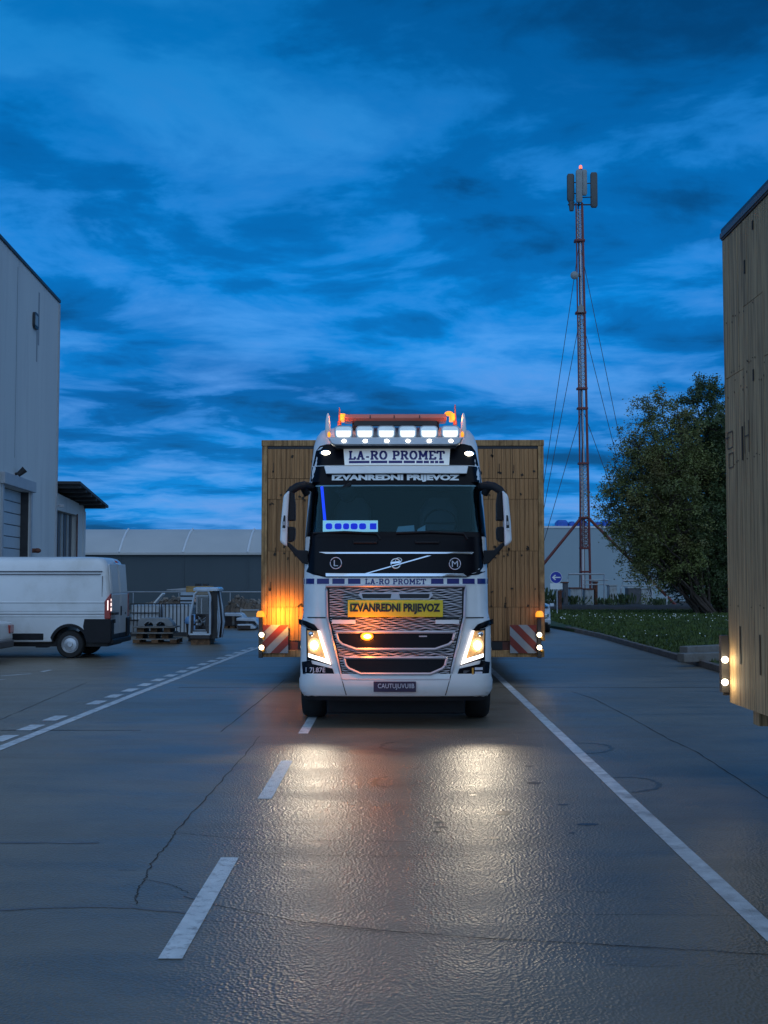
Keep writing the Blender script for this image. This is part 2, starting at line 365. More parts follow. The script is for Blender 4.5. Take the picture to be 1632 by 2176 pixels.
def obj(name, me, m, parent=None, bevel=0.0, seg=2):
    o = bpy.data.objects.new(name, me); col.objects.link(o)
    if m is not None and not me.materials: me.materials.append(MATS[m])
    if parent is not None: o.parent = parent
    if bevel:
        b = o.modifiers.new('bevel', 'BEVEL'); b.width = bevel; b.segments = seg; b.limit_method = 'ANGLE'; b.angle_limit = R(35)
    return o
def tag(o, label=None, cat=None, group=None, kind=None):
    if label: o['label'] = label
    if cat: o['category'] = cat
    if group: o['group'] = group
    if kind: o['kind'] = kind
    return o
def thing(name, label, cat, loc=(0, 0, 0), rz=0.0, group=None):
    e = bpy.data.objects.new(name, None); col.objects.link(e); e.location = loc; e.rotation_euler = (0, 0, rz); e.empty_display_size = 0.2
    return tag(e, label, cat, group)
def rrect(x0, x1, y0, y1, r, z, n=6):
    P = []
    for cx_, cy_, a in ((x1-r, y1-r, 0), (x0+r, y1-r, 90), (x0+r, y0+r, 180), (x1-r, y0+r, 270)):
        for k in range(n+1):
            q = R(a+90*k/n); P.append((cx_+r*math.cos(q), cy_+r*math.sin(q), z))
    return P
def text_geo(s, extrude=0.0, offset=0.0):
    cu = bpy.data.curves.new('t', 'FONT'); cu.body = s; cu.extrude = extrude; cu.offset = offset; cu.resolution_u = 3
    o = bpy.data.objects.new('t', cu); col.objects.link(o)
    dg = bpy.context.evaluated_depsgraph_get(); me = bpy.data.meshes.new_from_object(o.evaluated_get(dg))
    vs = [tuple(v.co) for v in me.vertices]; fs = [tuple(p.vertices) for p in me.polygons]
    bpy.data.objects.remove(o); bpy.data.curves.remove(cu); bpy.data.meshes.remove(me)
    xs = [v[0] for v in vs]; ys = [v[1] for v in vs]; zs = [v[2] for v in vs]
    x0, x1, y0, y1 = min(xs), max(xs), min(ys), max(ys); z1 = max(max(zs), 1e-6)
    return [((v[0]-x0)/(x1-x0), (v[1]-y0)/(y1-y0), v[2]/z1) for v in vs], fs   # unit box, depth -1..1
def point(name, loc, color, energy, parent=None, r=0.05):
    d = bpy.data.lights.new(name, 'POINT'); d.energy = energy; d.color = color; d.shadow_soft_size = r
    o = bpy.data.objects.new(name, d); col.objects.link(o); o.location = loc
    if parent is not None: o.parent = parent
    return o
def copy_tree(o, parent=None):
    c = o.copy(); col.objects.link(c); c.parent = parent
    for ch in list(o.children): copy_tree(ch, c)
    return c
# ================================================================== SETTING
# ---- yard
ground = MB().add([(-400, -60, 0), (400, -60, 0), (400, 700, 0), (-400, 700, 0)], [(0, 1, 2, 3)]).build('ground', 'yard_concrete')
tag(ground, 'damp grey concrete yard with cracks, sawn joints and painted lane lines', kind='structure')
def ribbon(name, pts, width, m, z, jit=0.0, sub=6):
    P = []
    for i in range(len(pts)-1):
        a, b = Vector(pts[i]), Vector(pts[i+1])
        for k in range(sub): P.append(a.lerp(b, k/sub))
    P.append(Vector(pts[-1]))
    vs = []; fs = []
    for i, p in enumerate(P):
        t = (P[min(i+1, len(P)-1)]-P[max(i-1, 0)]); t.z = 0; t.normalize(); n = Vector((-t.y, t.x, 0))
        j = n*random.uniform(-jit, jit) if 0 < i < len(P)-1 else Vector((0, 0, 0))
        ww = width*(random.uniform(0.5, 1.2) if jit else 1.0)/2
        for s_ in (-1, 1):
            q = p+j+n*s_*ww; vs.append((q.x, q.y, z))
    for i in range(len(P)-1): fs.append((2*i, 2*i+1, 2*i+3, 2*i+2))
    return MB().add(vs, fs).build(name, m, ground)
def flat(name, x0, x1, y0, y1, m, z=0.004):
    return MB().add([(x0, y0, z), (x1, y0, z), (x1, y1, z), (x0, y1, z)], [(0, 1, 2, 3)]).build(name, m, ground)
for k in range(6):
    y0 = 1.75+4.40*k
    flat('lane_dash', -1.215, -1.09, y0, y0+2.2, 'road_paint')
flat('edge_line', 2.005, 2.135, 0.5, 60, 'road_paint_worn')
ribbon('edge_line', [(-4.78, 4, 0), (-4.55, 13.5, 0), (-4.37, 20.3, 0), (-3.98, 31, 0), (-3.4, 44, 0)], 0.14, 'road_paint_worn', 0.004)
for k in range(19):
    if k == 3: continue
    y0 = 14.2+1.04*k; x0 = -4.80+0.0015*(y0-14)**2*0.9+0.016*(y0-14)
    ribbon('short_dash', [(x0, y0, 0), (x0+0.02, y0+0.58, 0)], 0.20, 'road_paint_worn', 0.004)
for a, b, wd in (((0, 1437), (66, 1432), .10), ((88, 1428), (108, 1424), .10), ((-30, 1447), (10, 1444), .10)):
    ribbon('bay_mark', [gnd(*a), gnd(*b)], wd, 'road_paint_worn', 0.004)
cracks = [
 ([(552, 1565), (520, 1605), (470, 1660), (420, 1715), (375, 1765), (355, 1795), (325, 1830), (312, 1855), (308, 1870), (295, 1885), (288, 1905), (290, 1922)], .016, .02),
 ([(308, 1870), (340, 1875), (370, 1883), (400, 1898)], .011, .012),
 ([(375, 1770), (430, 1775), (500, 1782), (620, 1787), (812, 1788), (1010, 1795)], .012, .012),
 ([(390, 1905), (450, 1923), (560, 1945), (640, 1960), (700, 1965), (812, 1978), (1000, 1993), (1200, 2003), (1400, 2015), (1640, 2030)], .016, .012),
 ([(400, 1942), (440, 1958), (560, 1962), (700, 1970), (812, 1981)], .008, .01),
 ([(1075, 1942), (1300, 1944), (1640, 1947)], .007, .006),
 ([(512, 1811), (632, 1817), (812, 1820), (1000, 1819)], .009, .01),
 ([(1215, 1470), (1262, 1485), (1330, 1520), (1420, 1570), (1480, 1598), (1560, 1650), (1640, 1702)], .022, .012),
 ([(470, 1555), (545, 1495), (605, 1445)], .022, .014),
 ([(-10, 1534), (60, 1504), (185, 1450)], .018, .02),
 ([(1290, 2050), (1380, 2055), (1440, 2053)], .006, .008),
 ([(1120, 1895), (1200, 1893), (1300, 1897)], .007, .01),
 ([(250, 1849), (290, 1850)], .008, .006),
]
for pts, wd, j in cracks: ribbon('crack', [gnd(*p) for p in pts], wd*.62, 'crack_fill', 0.003, j*.55, 8)
for pts, wd in (([(-10, 1935), (80, 1930), (200, 1927), (280, 1929), (400, 1941)], .03), ([(-10, 1791), (210, 1791)], .045), ):
    ribbon('pale_seam', [gnd(*p) for p in pts], wd, 'joint_pale', 0.0025, .006)
for py, x0, x1 in ((1461, 380, 640), (1461, 1060, 1640), (1400, 560, 1640), (1552, 0, 300)):
    ribbon('slab_joint', [gnd(x0, py), gnd(x1, py)], .035, 'crack_fill', 0.0025, .004)
def blot(px, py, rx, ry):
    c = gnd(px, py); s_ = F/c.y; n = 18; vs = []
    for k in range(n):
        q = 2*math.pi*k/n; rr = random.uniform(.75, 1.15)
        g = gnd(px+rx*rr*math.cos(q), py+ry*rr*math.sin(q)); vs.append((g.x, g.y, .0022))
    MB().add(vs, [tuple(range(n))]).build('oil_spot', 'oil', ground)
mat('oil', (0.026, 0.024, 0.022), 0.38, var=0.4, scale=25)
for b in ((1068, 1728, 17, 5), (1005, 1690, 9, 1.6), (998, 1670, 10, 1.4), (1135, 1664, 16, 2.6), (1195, 1710, 12, 1.8), (1250, 1752, 24, 2.2), (932, 1748, 14, 2.2), (940, 1758, 12, 2), (928, 1768, 10, 1.8), (1050, 1782, 12, 2), (1215, 1770, 9, 1.2), (1123, 1628, 8, 1.2)): blot(*b)
def arc(cx_, cy_, rx, ry, a0, a1, wd):
    pts = [gnd(cx_+rx*math.cos(R(a)), cy_+ry*math.sin(R(a))) for a in np.linspace(a0, a1, 14)]
    ribbon('tyre_mark', pts, wd, 'tyre_smear', 0.0022, .02, 3)
arc(1240, 1590, 60, 11, -120, 90, .05); arc(1330, 1668, 70, 16, -110, 80, .05); arc(850, 1586, 40, 9, 100, 250, .05); arc(840, 1662, 45, 12, 110, 250, .05)

# ---- lawn, kerb, soil bank
lawn_poly = [(6.92, 6), (6.92, 40), (6.5, 44), (6.1, 48), (2, 56), (-1, 60), (-1, 69), (60, 69), (60, 6)]
lawn = MB().prism(lawn_poly, 'z', 0.002, 0.10).build('lawn', 'grass_ground'); tag(lawn, 'dark green lawn with daisies beside the yard', kind='structure')
bank = MB()
bx_ = [(-1, 69.003)]
prof = [(69.0, .02), (69.6, .24), (71, .34), (73, .36), (76, .22), (95, .16)]
vs = []; fs = []
xs_ = np.linspace(-1, 60, 90)
for i, x in enumerate(xs_):
    for (y, z) in prof: vs.append((x, y+.004+random.uniform(-.1, .1)*(y > 69), z*random.uniform(.85, 1.15) if 69 < y < 95 else z))
m_ = len(prof)
for i in range(len(xs_)-1):
    for j in range(m_-1): fs.append((i*m_+j, (i+1)*m_+j, (i+1)*m_+j+1, i*m_+j+1))
tag(MB().add(vs, fs).build('earth_bank', 'soil', smooth=60), 'bare dark earth bank along the far edge of the lawn', kind='structure')
kerb = tag(thing('kerb', None, None, (6.84, 8, 0)), 'dark weathered concrete kerb along the lawn', kind='structure')
km = MB().bb(-.07, .07, 0.004, .985, 0, .145).mesh('kerb_stone')
for k in range(37):
    o = obj('kerb_stone', km, 'kerb_concrete', kerb, .015); y = k*1.0
    dx = 0 if y < 30 else -0.018*(y-30)**1.5*.9
    o.location = (dx+random.uniform(-.008, .008), y, random.uniform(-.008, .004)); o.rotation_euler = (0, 0, random.uniform(-.006, .006)+(0 if y < 30 else .024*(y-30)**.5*.9))
# grass blades and daisies
def scatter_lawn():
    P = []
    n = 26000
    y = 9+66*rng.random(n*3)**0.75; x = 7.0+ (0.36*y)*rng.random(n*3)
    keep = (x > 6.95) & (y < 69) & (y > 24); x = x[keep][:n]; y = y[keep][:n]
    vs = []; fs = []
    for a, b in zip(x, y):
        h = random.uniform(.04, .12)*(1.6 if random.random() < .06 else 1)
        for k in range(3):
            q = random.uniform(0, 6.28); wd = .018+.0004*b; ox, oy = a+random.uniform(-.1, .1), b+random.uniform(-.1, .1)
            c, s_ = math.cos(q)*wd, math.sin(q)*wd; i = len(vs)
            vs += [(ox-c, oy-s_, .098), (ox+c, oy+s_, .098), (ox+random.uniform(-.06, .06), oy+random.uniform(-.06, .06), .1+h)]; fs.append((i, i+1, i+2))
    tag(MB().add(vs, fs).build('grass', 'grass_blade'), 'short rough grass blades covering the lawn', 'grass', kind='stuff')
    vs = []; fs = []
    for k in range(220):
        b = random.gauss(56, 3.2) if random.random() < .86 else random.uniform(32, 66)
        if not 26 < b < 68: continue
        a = random.uniform(6.6+(.0 if b < 45 else .4), .34*b+1)
        r_ = random.uniform(.010, .024); h = .1+random.uniform(.06, .13); i = len(vs)
        for j in range(6):
            q = j*math.pi/3; vs.append((a+r_*math.cos(q), b+r_*.6*math.sin(q), h+r_*.8*math.sin(q)))
        fs.append(tuple(range(i, i+6)))
    tag(MB().add(vs, fs).build('daisies', 'petal_white'), 'small white daisies dotted over the lawn', 'flowers', kind='stuff')
scatter_lawn()

# ---- tall pale building on the left, in a frame whose x runs along the wall towards the camera and y points out of it
T_ = Vector((.068, -1, 0)).normalized(); NN = Vector((1, .068, 0)).normalized(); C0 = Vector((at(126, 640, 50).x, 50, 0))
WRZ = math.atan2(T_.y, T_.x)
def wp(px, py, off=0.0):
    d = RM @ Vector(((px-816)/F, (1088-py)/F, -1.0)); o = Vector((0, 0, CAMZ)); P0 = C0+NN*off
    k = (P0-o).dot(NN)/d.dot(NN); p = o+d*k
    return ((p-C0).dot(T_), p.z)
HB = 13.82
bl = thing('warehouse', 'tall pale rendered warehouse with a recessed roller door, behind the white van', 'building', C0, WRZ)
ds0 = wp(63, 1100)[0]; ds1 = wp(5, 1100)[0]; dz = wp(63, 1046)[1]
wl = MB(); wl.bb(0, ds0, -.4, 0, 0, HB).bb(ds1, 17.6, -.4, 0, 0, HB).bb(ds0, ds1, -.4, 0, dz, HB)
wl.bb(0.0, 17.6, -14, -.401, 0, HB)
wl.build('wall', 'plaster_wall', bl)
MB().bb(-.06, 17.7, -14.1, .06, HB+.002, HB+.14).build('roof_edge', 'dark_trim', bl, bevel=.02)
MB().bb(-.04, .10, .002, .05, 0, HB-.05).build('corner_trim', 'trim_grey', bl)
sv, _ = wp(34, 800); MB().bb(sv-.012, sv+.012, .001, .004, 6.4, HB-.3).build('panel_joint', 'dark_trim', bl)
# roller door
dr = MB().bb(ds0+.002, ds1-.002, -.395, -.372, 0.01, dz-.002).build('roller_door', 'grey_plastic', bl)
nsl = 12
slm = MB().bb(ds0+.03, ds1-.03, -.371, -.34, .012, dz/nsl-.02).mesh('door_slat')
for k in range(nsl):
    o = obj('door_slat', slm, 'door_slat', dr, .012); o.location.z = k*dz/nsl
MB().bb(ds0+.001, ds0+.06, -.34, -.05, 0.01, dz-.01).build('guide_rail', 'dark_steel', dr)
MB().bb(ds0-.35, ds1+.35, .003, .16, dz+.002, dz+.42).build('door_hood', 'trim_grey', bl, bevel=.02)
MB().bb(ds0-.22, ds0-.004, .003, .06, 0, dz).build('door_frame', 'trim_grey', bl)
MB().bb(ds1+.004, ds1+.22, .003, .06, 0, dz).build('door_frame', 'trim_grey', bl)
# oblong vent window high up
s0, z0 = wp(77, 703); s1, z1 = wp(69, 661)
vw = MB().loft([[(p[0], yy, p[1]) for p in [(a, b) for a, b, _ in rrect(s0, s1, z0, z1, min(abs(s1-s0), abs(z1-z0))*.25, 0, 4)]] for yy in (.002, .10)]).build('vent_window', 'dark_trim', bl)
MB().bb(s0+.25*(s1-s0), s1-.12*(s1-s0), .101, .115, z0+.12, z1-.12).build('pane', 'hall_wall', vw)
def stain_streak(px0, px1, py0, py1):
    a, zb = wp(px0, py1); b, zt = wp(px1, py0)
    MB().bb(min(a, b), max(a, b), .001, .0025, zb, zt).build('water_streak', 'streak', bl)
mat('streak', (0.30, 0.31, 0.325), 0.85, var=0.25, scale=2, stretch=(4, 1, .12))
for q in ((79, 77.5, 700, 770), (83, 82, 620, 735), (36, 35, 1008, 1030)): stain_streak(*q)
# wall lamp
s0, z0 = wp(38, 1006, .1)
wlamp = MB().tube([(s0, .002, z0-.02), (s0, .12, z0)], .05).build('lamp_bracket', 'dark_steel', bl)
MB().tube([(s0, .10, z0-.06), (s0-.05, .34, z0+.16)], [.09, .13], 10).build('lamp_head', 'dark_steel', wlamp, smooth=40)
s0, z0 = wp(72, 1170, .1)
ll = MB().tube([(s0, .002, z0), (s0, .22, z0)], .09, 10).build('bulkhead_lamp', 'rust', bl, smooth=40)
MB().ball((s0, .24, z0), (.13, .14, .10)).build('lamp_shade', 'rust', ll, smooth=60)

# ---- annex with dark pent roof behind the warehouse
ax = thing('annex', 'small pale annex with dark sloping canopy roof and strip-curtain doorway', 'building', C0, WRZ)
se = wp(182, 1120)[0]; off = -.03
a0 = wp(128, 1100)[0]; a1 = wp(165, 1100)[0]; dzt = wp(140, 1088)[1]
zn, zf = 6.0, wp(181, 1076)[1]
a0 = -.12
MB().prism([(-.004, 0), (a0, 0), (a0, dzt), (a1, dzt), (a1, 0), (se, 0), (se, zf), (-.004, zn-.35)], 'y', -.4, off).build('wall', 'plaster_wall', ax)
MB().bb(se, -.006, -8, -.405, 0, zf-.1).build('wall', 'plaster_wall', ax)
MB().bb(a1+.01, a0-.01, -.398, -.37, 0.01, dzt-.01).build('doorway_back', 'dark_interior', ax)
for k in range(7):
    u = a1+.1+(a0-a1-.2)*k/7.0
    MB().bb(u, u+(a0-a1)/11, -.33+random.uniform(0, .05), -.30+.05, 0.05, dzt-.02).build('curtain_strip', 'corrug' if k % 2 else 'cabinet_dark', ax)
MB().bb(a1-.05, a1+.09, -.02, .01, 0, dzt+.05).build('door_post', 'rust', ax)
MB().bb(se-.02, se+.5, off+.002, off+.03, 0, zf-.25).build('corner_pilaster', 'plaster_wall', ax)
x0_, x1_ = -.012, se-.45
slope = (zn-zf)/(x0_-se)
def rz_(x): return zn+slope*(x-x0_)
rf = MB().prism([(x0_, rz_(x0_)), (x1_, rz_(x1_)), (x1_, rz_(x1_)+.12), (x0_, rz_(x0_)+.12)], 'y', -8, 1.0).build('canopy_roof', 'canopy_dark', ax)
for k in range(6):
    u = x0_-.3+(x1_-x0_+.4)*k/5.5
    MB().box((u, .3, rz_(u)-.07), (.14, 1.36, .12), ry=-math.atan(slope)).build('rafter', 'canopy_dark', rf)
s0, z0 = wp(131, 1076, .1); cc = MB().tube([(-.05, .06, z0), (-.05, .2, z0+.03)], .04).build('camera_arm', 'trim_grey', ax)
MB().box((-.05, .24, z0-.02), (.12, .2, .12)).build('camera_head', 'trim_grey', cc, bevel=.02)

# ---- long fabric hall at the back left
fh = thing('fabric_hall', 'long low hall with pale membrane roof and dark grey-blue wall at back left', 'building', (-14, 75, 0))
ez = at(300, 1175, 75).z; rz2 = at(300, 1125, 78.5).z
MB().bb(-26, 11, 0, 9, 0, ez-.05).build('wall', 'tent_wall', fh)
rfm = MB().prism([(-.25, ez-.12), (-.25, ez+.02), (1.2, ez+(rz2-ez)*.52), (2.4, ez+(rz2-ez)*.84), (3.5, rz2), (7, ez+.4), (9.3, ez-.1)], 'x', -26, 11.0).build('roof', 'tent_roof', fh, smooth=30)
for a, b in (((255, 1173), (272, 1129)), ((390, 1173), (409, 1129)), ((527, 1173), (540, 1129)), ((120, 1173), (137, 1129))):
    x0 = at(*a, 75).x+14; x1 = at(*b, 78.3).x+14
    pts = [(x0, -.27, ez+.03), (x0+(x1-x0)*.4, 1.2, ez+(rz2-ez)*.52+.02), (x0+(x1-x0)*.7, 2.4, ez+(rz2-ez)*.84+.02), (x1, 3.45, rz2+.02)]
    MB().tube(pts, .07, 6).build('roof_seam', 'seam_white', rfm)
for px in (390, 255, 527):
    x0 = at(px, 1200, 75).x+14; MB().bb(x0-.05, x0+.05, -.03, -.002, 0, ez-.15).build('wall_post', 'tent_wall', fh)
# ---- right hall
rh = thing('hall', 'plain pale grey-blue hall with flat roof behind the mast', 'building', (8, 96, 0))
hz = at(1200, 1122, 96).z
MB().bb(-4, 36, 0, 20, 0, hz).build('wall', 'hall_wall', rh)
MB().bb(-4.05, 36.05, -.06, 20.05, hz+.002, hz+.16).build('roof_edge', 'seam_white', rh)
for a, b, t in ((1180, 1204, 1106), (1206, 1220, 1109), (1226, 1243, 1105), (1262, 1275, 1110), (1278, 1297, 1106), (1299, 1308, 1111)):
    x0 = at(a, 1110, 98).x-8; x1 = at(b, 1110, 98).x-8; z1 = at(a, t, 98).z
    MB().loft([rrect(x0, x1, 1.0, 2.6, .2, hz+.161), rrect(x0, x1, 1.0, 2.6, .2, z1-.2), rrect(x0+.15, x1-.15, 1.15, 2.45, .15, z1)]).build('hazy_skyline_block', 'haze_blue', rh)  # added blocks standing in for the far skyline, coloured blue for haze
# ---- hand rail in front of the fabric hall
hr = thing('guard_rail', 'thin pale guard rail on slim posts before the fabric hall', 'railing', (-9, 61, 0))
rzv = at(400, 1258, 61).z
MB().tube([(-6, 0, rzv), (7, 0, rzv)], .03, 8).build('top_rail', 'galv', hr)
for px in (283, 380, 489, 600):
    x = at(px, 1260, 61).x+9; MB().tube([(x, 0, 0), (x, 0, rzv-.028)], .03, 8).build('post', 'galv', hr)

# ---- guyed mast
MY = 81.0; MX = at(1244, 1200, MY).x
def mz(py): return at(1244, py, MY).z
MBZ = .20
mast = thing('antenna_mast', 'tall guyed red antenna mast with lattice sections and panel antennas', 'mast', (MX, MY, MBZ))
legs = [(.26, -.16), (-.26, -.16), (0, .3)]
Ztop = mz(432)-MBZ
def legpt(i, z):
    k = 1.18-.36*z/Ztop; return Vector((legs[i][0]*k-0.22*z/Ztop*1.0, legs[i][1]*k, z))
for i in range(3):
    MB().tube([legpt(i, 0), legpt(i, Ztop*.5), legpt(i, Ztop)], .085 if i == 0 else .05, 8).build('mast_leg', 'mast_red' if i != 1 else 'mast_white' if False else 'mast_red', mast)
for pa, pb in ((1290, 1165),):
    MB().tube([(-.20, -.2, 0), (-.20, -.2, mz(1165)-MBZ)], .10, 10).build('cable_duct', 'mast_white', mast)
MB().tube([(-.10, .05, mz(1165)-MBZ), (-.17, .05, mz(985)-MBZ)], .07, 8).build('cable_duct', 'mast_white', mast)
MB().tube([(-.03, .0, mz(985)-MBZ), (-.10, .0, mz(830)-MBZ)], .05, 8).build('cable_duct', 'mast_white', mast)
MB().tube([(-.08, .0, mz(665)-MBZ), (-.13, .0, mz(515)-MBZ)], .07, 8).build('cable_duct', 'mast_white', mast)
for pa, pb, st in ((510, 440, .30), (825, 665, .30), (1100, 985, .30), (1165, 1100, .4)):
    za, zb = mz(pa)-MBZ, mz(pb)-MBZ; lt = MB(); n = int((zb-za)/st)
    for k in range(n):
        z = za+k*st
        for i in range(3):
            j = (i+1) % 3
            lt.tube([legpt(i, z), legpt(j, z+st)], .022, 4, False); lt.tube([legpt(i, z+st), legpt(j, z+st)], .02, 4, False); lt.tube([legpt(j, z), legpt(i, z+st)], .018, 4, False)
    lt.build('lattice', 'mast_red' if pa == 1165 else 'mast_white', mast)
for py in (512, 665, 826, 868, 985, 1100, 1165, 1215):
    z = mz(py)-MBZ; c = sum((legpt(i, z) for i in range(3)), Vector())/3
    MB().loft([rrect(c.x-.37, c.x+.37, c.y-.30, c.y+.36, .12, z-.06, 4), rrect(c.x-.37, c.x+.37, c.y-.30, c.y+.36, .12, z+.06, 4)]).build('collar', 'mast_red', mast)
zs = mz(1102)-MBZ
for fx, fy in ((-5.2, -.4), (6.0, -.6), (.6, 5.0)):
    c = legpt(0 if fx > 1 else 1 if fx < 0 else 2, zs); MB().tube([c, (fx, fy, -.02)], .10, 8).build('strut', 'mast_red', mast)
for py in (515, 668, 868):
    z = mz(py)-MBZ; c = sum((legpt(i, z) for i in range(3)), Vector())/3
    for ax_, ay_ in ((-4.3, -1.6), (4.3, -1.6), (.3, 4.6)):
        e = Vector((ax_, ay_, 0.0)); MB().tube([c+(e-c).normalized()*.4, e], .022, 5).build('guy_wire', 'wire', mast)
# antennas
def panel(px0, px1, py0, py1, dy, m, rzv_=0):
    p0 = at(px0, py1, MY+dy); p1 = at(px1, py0, MY+dy); wd = p1.x-p0.x; cx_ = (p0.x+p1.x)/2-MX; z0, z1 = p0.z-MBZ, p1.z-MBZ
    rg = []
    for z, k in ((z0, .7), (z0+.12, 1), (z1-.12, 1), (z1, .75)):
        pts = [(Vector((a, b, 0))*k) for a, b, _ in rrect(-wd/2, wd/2, -.14, .14, .08, 0, 4)]
        mm = Matrix.Rotation(rzv_, 3, 'Z'); rg.append([(q.x+cx_, q.y+dy, z) for q in (mm @ p for p in pts)])
    a = MB().loft(rg).build('panel_antenna', m, mast, smooth=40)
    br = MB()
    for k in (.3, .7): br.tube([(cx_, dy, z0+(z1-z0)*k), (-.21, 0, z0+(z1-z0)*k)], .035, 6)
    br.build('mounting_bracket', 'dark_steel', a)
panel(1205, 1220, 370, 428, -.1, 'antenna_dark'); panel(1224, 1237, 361, 430, -.35, 'antenna_grey'); panel(1236, 1247, 361, 415, -.2, 'antenna_grey'); panel(1255, 1269, 367, 441, -.1, 'antenna_dark')
for px, a, b in ((1214, 430, 449),):
    p = at(px, a, MY); q = at(px, b, MY); MB().tube([(p.x-MX, -.1, p.z-MBZ), (q.x-MX, -.1, q.z-MBZ)], [.22, .15], 8).build('remote_radio_unit', 'antenna_dark', mast)
MB().tube([(-.22, 0, Ztop-.2), (-.22, 0, mz(366)-MBZ)], .07, 8).build('top_pole', 'dark_steel', mast)
MB().tube([(-1.0, -.1, mz(436)-MBZ), (.85, -.1, mz(436)-MBZ)], .05, 6).build('antenna_yoke', 'dark_steel', mast)
bcn = MB().ball((-.1, -.2, mz(358)-MBZ), (.11, .11, .17)).build('beacon', 'beacon_red', mast, smooth=60)
MB().tube([(-.1, -.2, mz(363)-MBZ), (-.1, -.2, mz(361)-MBZ)], .10, 8).build('beacon_base', 'dark_steel', bcn)
p = at(1221, 585, MY-.4); ds = MB().lathe([(0, -.12), (.2, -.10), (.28, -.02), (.28, .06), (0, .08)], (p.x-MX, -.4, p.z-MBZ), 'y', 20).build('dish', 'antenna_grey', mast, smooth=40)
MB().tube([(p.x-MX, -.3, p.z-MBZ), (-.1, 0, p.z-MBZ)], .04, 6).build('dish_arm', 'dark_steel', ds)
p0 = at(1228, 664, MY-.3); p1 = at(1240, 646, MY-.3)
MB().prism([(p0.x-MX, p0.z-MBZ), (p1.x-MX, p0.z-MBZ), (p1.x-MX, p1.z-.2-MBZ), ((p0.x+p1.x)/2-MX, p1.z-MBZ), (p0.x-MX, p1.z-.2-MBZ)], 'y', -.40, -.2).build('junction_box', 'antenna_grey', mast)

# ---- trees
def tree(name, label, base, lobes, stems, nleaf, leafm, lsize, seed, trunk_r=.16, dens_left=None):
    rs = random.Random(seed)
    t = thing(name, label, 'tree', base)
    def inside():
        tot = sum(l[2][0]*l[2][1]*l[2][2] for l in lobes); u = rs.random()*tot
        for c, _, r_ in lobes:
            u -= r_[0]*r_[1]*r_[2]
            if u <= 0: break
        while True:
            p = Vector((rs.uniform(-1, 1), rs.uniform(-1, 1), rs.uniform(-1, 1)))
            if .25 < p.length < 1 and rs.random() < .35+.65*p.length: break
        return Vector((c[0]+p.x*r_[0], c[1]+p.y*r_[1], c[2]+p.z*r_[2]))
    wood_ = MB(); nodes = []
    for tip in stems:
        tip = Vector(tip); b0 = Vector((rs.uniform(-.5, .5), rs.uniform(-.5, .5), 0)); pts = []; n = 9
        bend = Vector((rs.uniform(-.4, .4), rs.uniform(-.4, .4), .9+rs.random()*.6))
        for k in range(n+1):
            u = k/n; p = b0.lerp(tip, u)+bend*math.sin(math.pi*u)*tip.length*.09
            p += Vector((rs.uniform(-.12, .12), rs.uniform(-.12, .12), 0))*(u > 0)
            pts.append(p)
            if k > 1: nodes.append((p, u))
        wood_.tube(pts, [trunk_r*(1-.88*k/n)+.012 for k in range(n+1)], 7)
    wood_.build('trunk', 'bark', t, smooth=60)
    br = MB(); ends = []
    for k in range(int(len(stems)*30)):
        e = inside(); q, u = min(nodes, key=lambda a: (a[0]-e).length+(.8 if a[0].z > e.z else 0)+rs.random()*.8)
        m1 = q.lerp(e, .5)+Vector((rs.uniform(-.2, .2), rs.uniform(-.2, .2), rs.uniform(.0, .35)))
        br.tube([q, m1, e], [.035*(1.2-u), .022, .007], 4, False)
        ends.append((q, m1, e))
        for j in range(3):
            s_ = m1.lerp(e, rs.random()); e2 = s_+Vector((rs.gauss(0, .5), rs.gauss(0, .5), rs.gauss(.1, .45)))
            br.tube([s_, e2], [.012, .005], 3, False); ends.append((s_, s_.lerp(e2, .5), e2))
    br.build('branches', 'bark', t)
    vs = []; fs = []
    for k in range(nleaf):
        q, m1, e = ends[rs.randrange(len(ends))]; u = rs.random()**.5
        p = m1.lerp(e, u)+Vector((rs.gauss(0, .13), rs.gauss(0, .13), rs.gauss(0, .13)))
        a = Vector((rs.gauss(0, 1), rs.gauss(0, 1), rs.gauss(0, .7))).normalized(); b = a.cross(Vector((rs.gauss(0, 1), rs.gauss(0, 1), rs.gauss(0, 1)))).normalized()
        s_ = lsize*rs.uniform(.6, 1.35); i = len(vs)
        vs += [p-a*s_, p+b*s_*.45, p+a*s_, p-b*s_*.45]; fs.append((i, i+1, i+2, i+3))
    me = bpy.data.meshes.new('crown'); me.from_pydata([tuple(v) for v in vs], [], fs)
    obj('crown', me, leafm, t)
    return t
TY = 62.0
def tp(px, py, dy=0.0, bx=0.0):
    p = at(px, py, TY+dy); return (p.x-bx, dy, p.z-.1)
bX = at(1500, 1290, TY).x
def lobe(px, py, rx, ry, rd, dy=0.0): 
    return (tp(px, py, dy, bX), None, (rx*TY/F, rd, ry*TY/F))
tree('tree', 'loose multi-stemmed tree with thin brownish spring leaves leaning towards the mast', (bX, TY, .1),
     [lobe(1400, 945, 75, 112, 2.2), lobe(1362, 1050, 82, 110, 2.4), lobe(1345, 1120, 62, 75, 2.2), lobe(1440, 1060, 80, 150, 2.6), lobe(1410, 1190, 80, 75, 2.2)],
     [tp(x, y, d, bX) for x, y, d in ((1405, 850, 0), (1370, 880, .8), (1335, 950, -.6), (1315, 1010, .5), (1300, 1080, -.4), (1295, 1130, .6), (1330, 1180, -1), (1440, 860, -.8), (1450, 920, 1.2), (1360, 1220, -.9), (1400, 1000, -1.4), (1380, 1090, -1.7), (1345, 1140, -1.2), (1320, 1105, -.2), (1355, 990, -1.2), (1425, 1080, -1.9), (1400, 1150, -2.0), (1375, 1190, -1.8), (1420, 930, .4))],
     85000, 'leaf', .066, 3, .075)
